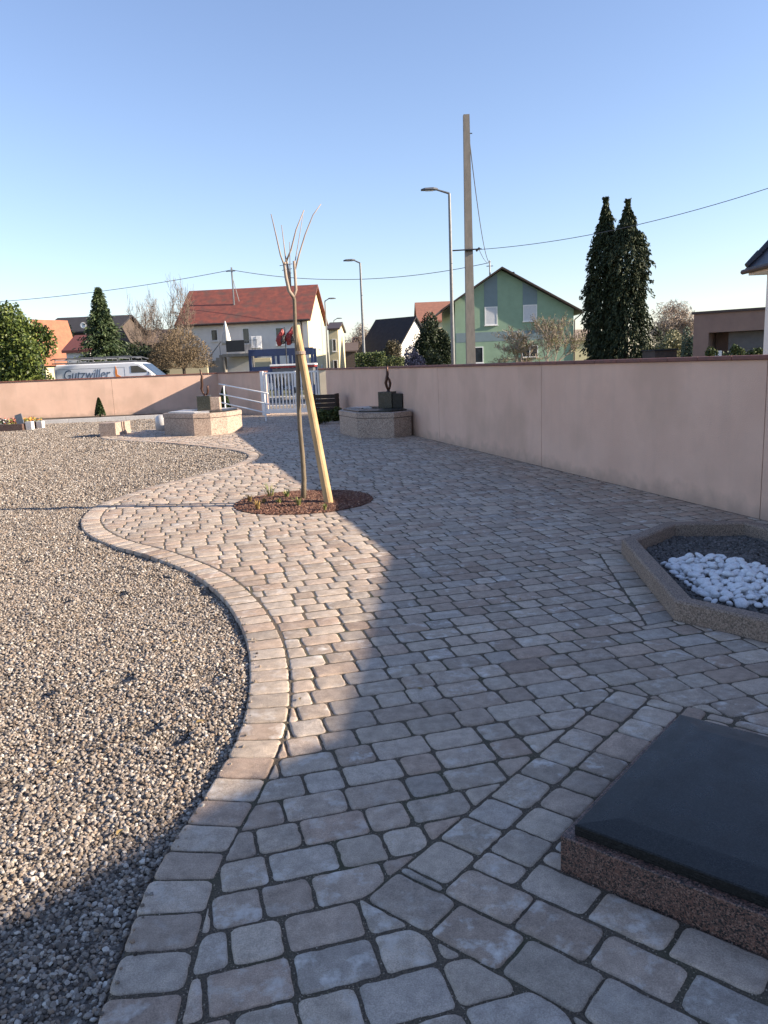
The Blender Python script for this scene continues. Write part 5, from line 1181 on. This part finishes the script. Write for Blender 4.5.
cc_ = np.array([(a.x+b.x)/2, 46, b.z+.05]); Pd = rng.normal(size=(9000,3)); Pd /= np.linalg.norm(Pd,axis=1)[:,None]; Pd[:,2] = np.abs(Pd[:,2]); Pd *= (.35+.68*rng.random(9000)**.6)[:,None]*(1+.10*vnoise(Pd[:,0]*5,Pd[:,2]*5))[:,None]
cb = part('crown', cr, M_btw, t); leaves('twig_tips', cc_+Pd*np.array([(b.x-a.x)/2,1.7,a.z-b.z]), .035, M_btw, cb, elong=5, dirs=Pd, jit=1.2)
leafy('bare_tree', 'bare round tree far behind the second street lamp', 340, 377, 322, 110, 3500, .07, M_twigpale, 1.0, 18, shell=.9, elong=8)
M_bud = leafmat('olive_buds', (.10,.105,.035), (.22,.21,.085), (.15,.15,.05))
bare('budding_tree', 'budding fruit tree with olive twigs in front of the green house, left one', 494, 538, 331, 47, M_twigpale, 4, 2, .07, .55, .1, trunkf=.2, kids=(2,4), minr=.009, leaf=M_bud, nleaf=2600, group='budding trees before the green house', lsize=.05)
bare('budding_tree', 'budding fruit tree with olive twigs at the right corner of the green house', 528, 572, 318, 46, M_twigpale, 4, 2, .07, .5, .15, trunkf=.2, kids=(2,4), minr=.009, leaf=M_bud, nleaf=3400, group='budding trees before the green house', lsize=.05)
leafy('bare_tree', 'large pale bare tree right of the twin conifers', 649, 704, 299, 92, 9000, .075, M_twigpale, 1.5, 26, shell=.9, elong=8)
leafy('willow_tree', 'yellow green early leafing tree below the pale bare tree', 650, 690, 322, 66, 5000, .13, leafmat('pale_spring_leaves', (.14,.13,.07), (.27,.25,.15), (.2,.19,.10)), 0, 16)
leafy('blue_spruce', 'small blue green shrub left of the garage building', 681, 700, 328, 48, 3000, .09, leafmat('blue_green', (.05,.075,.05), (.13,.16,.11), (.08,.11,.075)), 0, 12)
leafy('ivy_tree', 'dark ivy covered tree left of the green house', 408, 450, 310, 52, 17000, .10, M_ivy, 0, 22)
leafy('dark_evergreen', 'dark rounded evergreen behind the orange roof', 47, 76, 317, 64, 6000, .12, M_ivy, 0, 14)
leafy('dark_evergreen', 'dark hedge like evergreen beneath the bare trees', 112, 168, 338, 56, 14000, .11, M_ivy, -.5, 20)
leafy('round_bush', 'brown olive round bush before the dark roofed house', 372, 404, 335, 60, 7500, .10, leafmat('brown_olive', (.06,.055,.03), (.16,.13,.08), (.10,.085,.05)), 0, 14, cat='bush')
leafy('flowering_bush', 'grey purple blossoming bush at the foot of the ivy tree', 398, 424, 343, 40, 6500, .06, leafmat('purple_grey_blossom', (.10,.085,.10), (.30,.25,.29), (.18,.15,.17)), .3, 12, cat='bush')
leafy('dark_bush', 'dark bush directly below the ivy tree', 420, 452, 348, 34, 5000, .07, M_ivy, .2, 14, cat='bush')
def hedge(label, px0, px1, pyt, Y, mat, n, size, name='hedge'):
    a = D(px0, pyt, Y); b = D(px1, pyt, Y); t = thing(name, label, 'hedge', ((a.x+b.x)/2, Y, 0)); W_ = b.x-a.x
    x = rng.uniform(a.x, b.x, n); z = rng.random(n)**.5*a.z + .08*vnoise(x*3, x*0); y = Y + rng.uniform(-.5,.5,n); P = np.stack([x, y, z+rng.normal(0,.04,n)],1); leaves('foliage', P, size, mat, t)
    mb = MB(); [mb.tube([(q,0,0),(q+.1,0,a.z*.8)], [.03,.01], 5) for q in np.arange(-W_/2+.2, W_/2, .6)]; part('stems', mb, M_oldbark, t)
hedge('trimmed light green hedge at the foot of the second street lamp', 355, 385, 353.5, 38, M_hedge, 6000, .06)
hedge('low dark hedge left of the ivy tree, above the wall', 384, 404, 357, 36, M_mixleaf, 2500, .06)
hedge('dark hedge behind the end of the van', 128, 166, 352, 47, M_ivy, 6000, .08)
for i, (pa, pb, py, lab) in enumerate([(700,724,345,'sparse green shrub before the left end of the garage'),(722,748,340,'taller sparse green shrub before the garage door'),(744,770,346,'low green shrub between the garage and the white house')]):
    leafy('garden_shrub', lab, pa, pb, py, 22, 1500, .05, M_hedge, .9, 10, cat='shrub', group='shrubs before the garage', trunk=True)
a = D(655, 349.5, 34); b = D(677, 349.5, 34); t = thing('dark_shed', 'small dark shed roof showing above the wall right of the conifers', 'shed', (a.x, 34, 0)); mb = MB(); mb.bbox(0,b.x-a.x,0,1.6,0,a.z-.06,.01); part('wall', mb, MATS['barn_boards'], t); mb = MB(); mb.bbox(-.05,b.x-a.x+.05,-.05,1.65,a.z-.058,a.z,.01); part('roof', mb, M_dark, t)
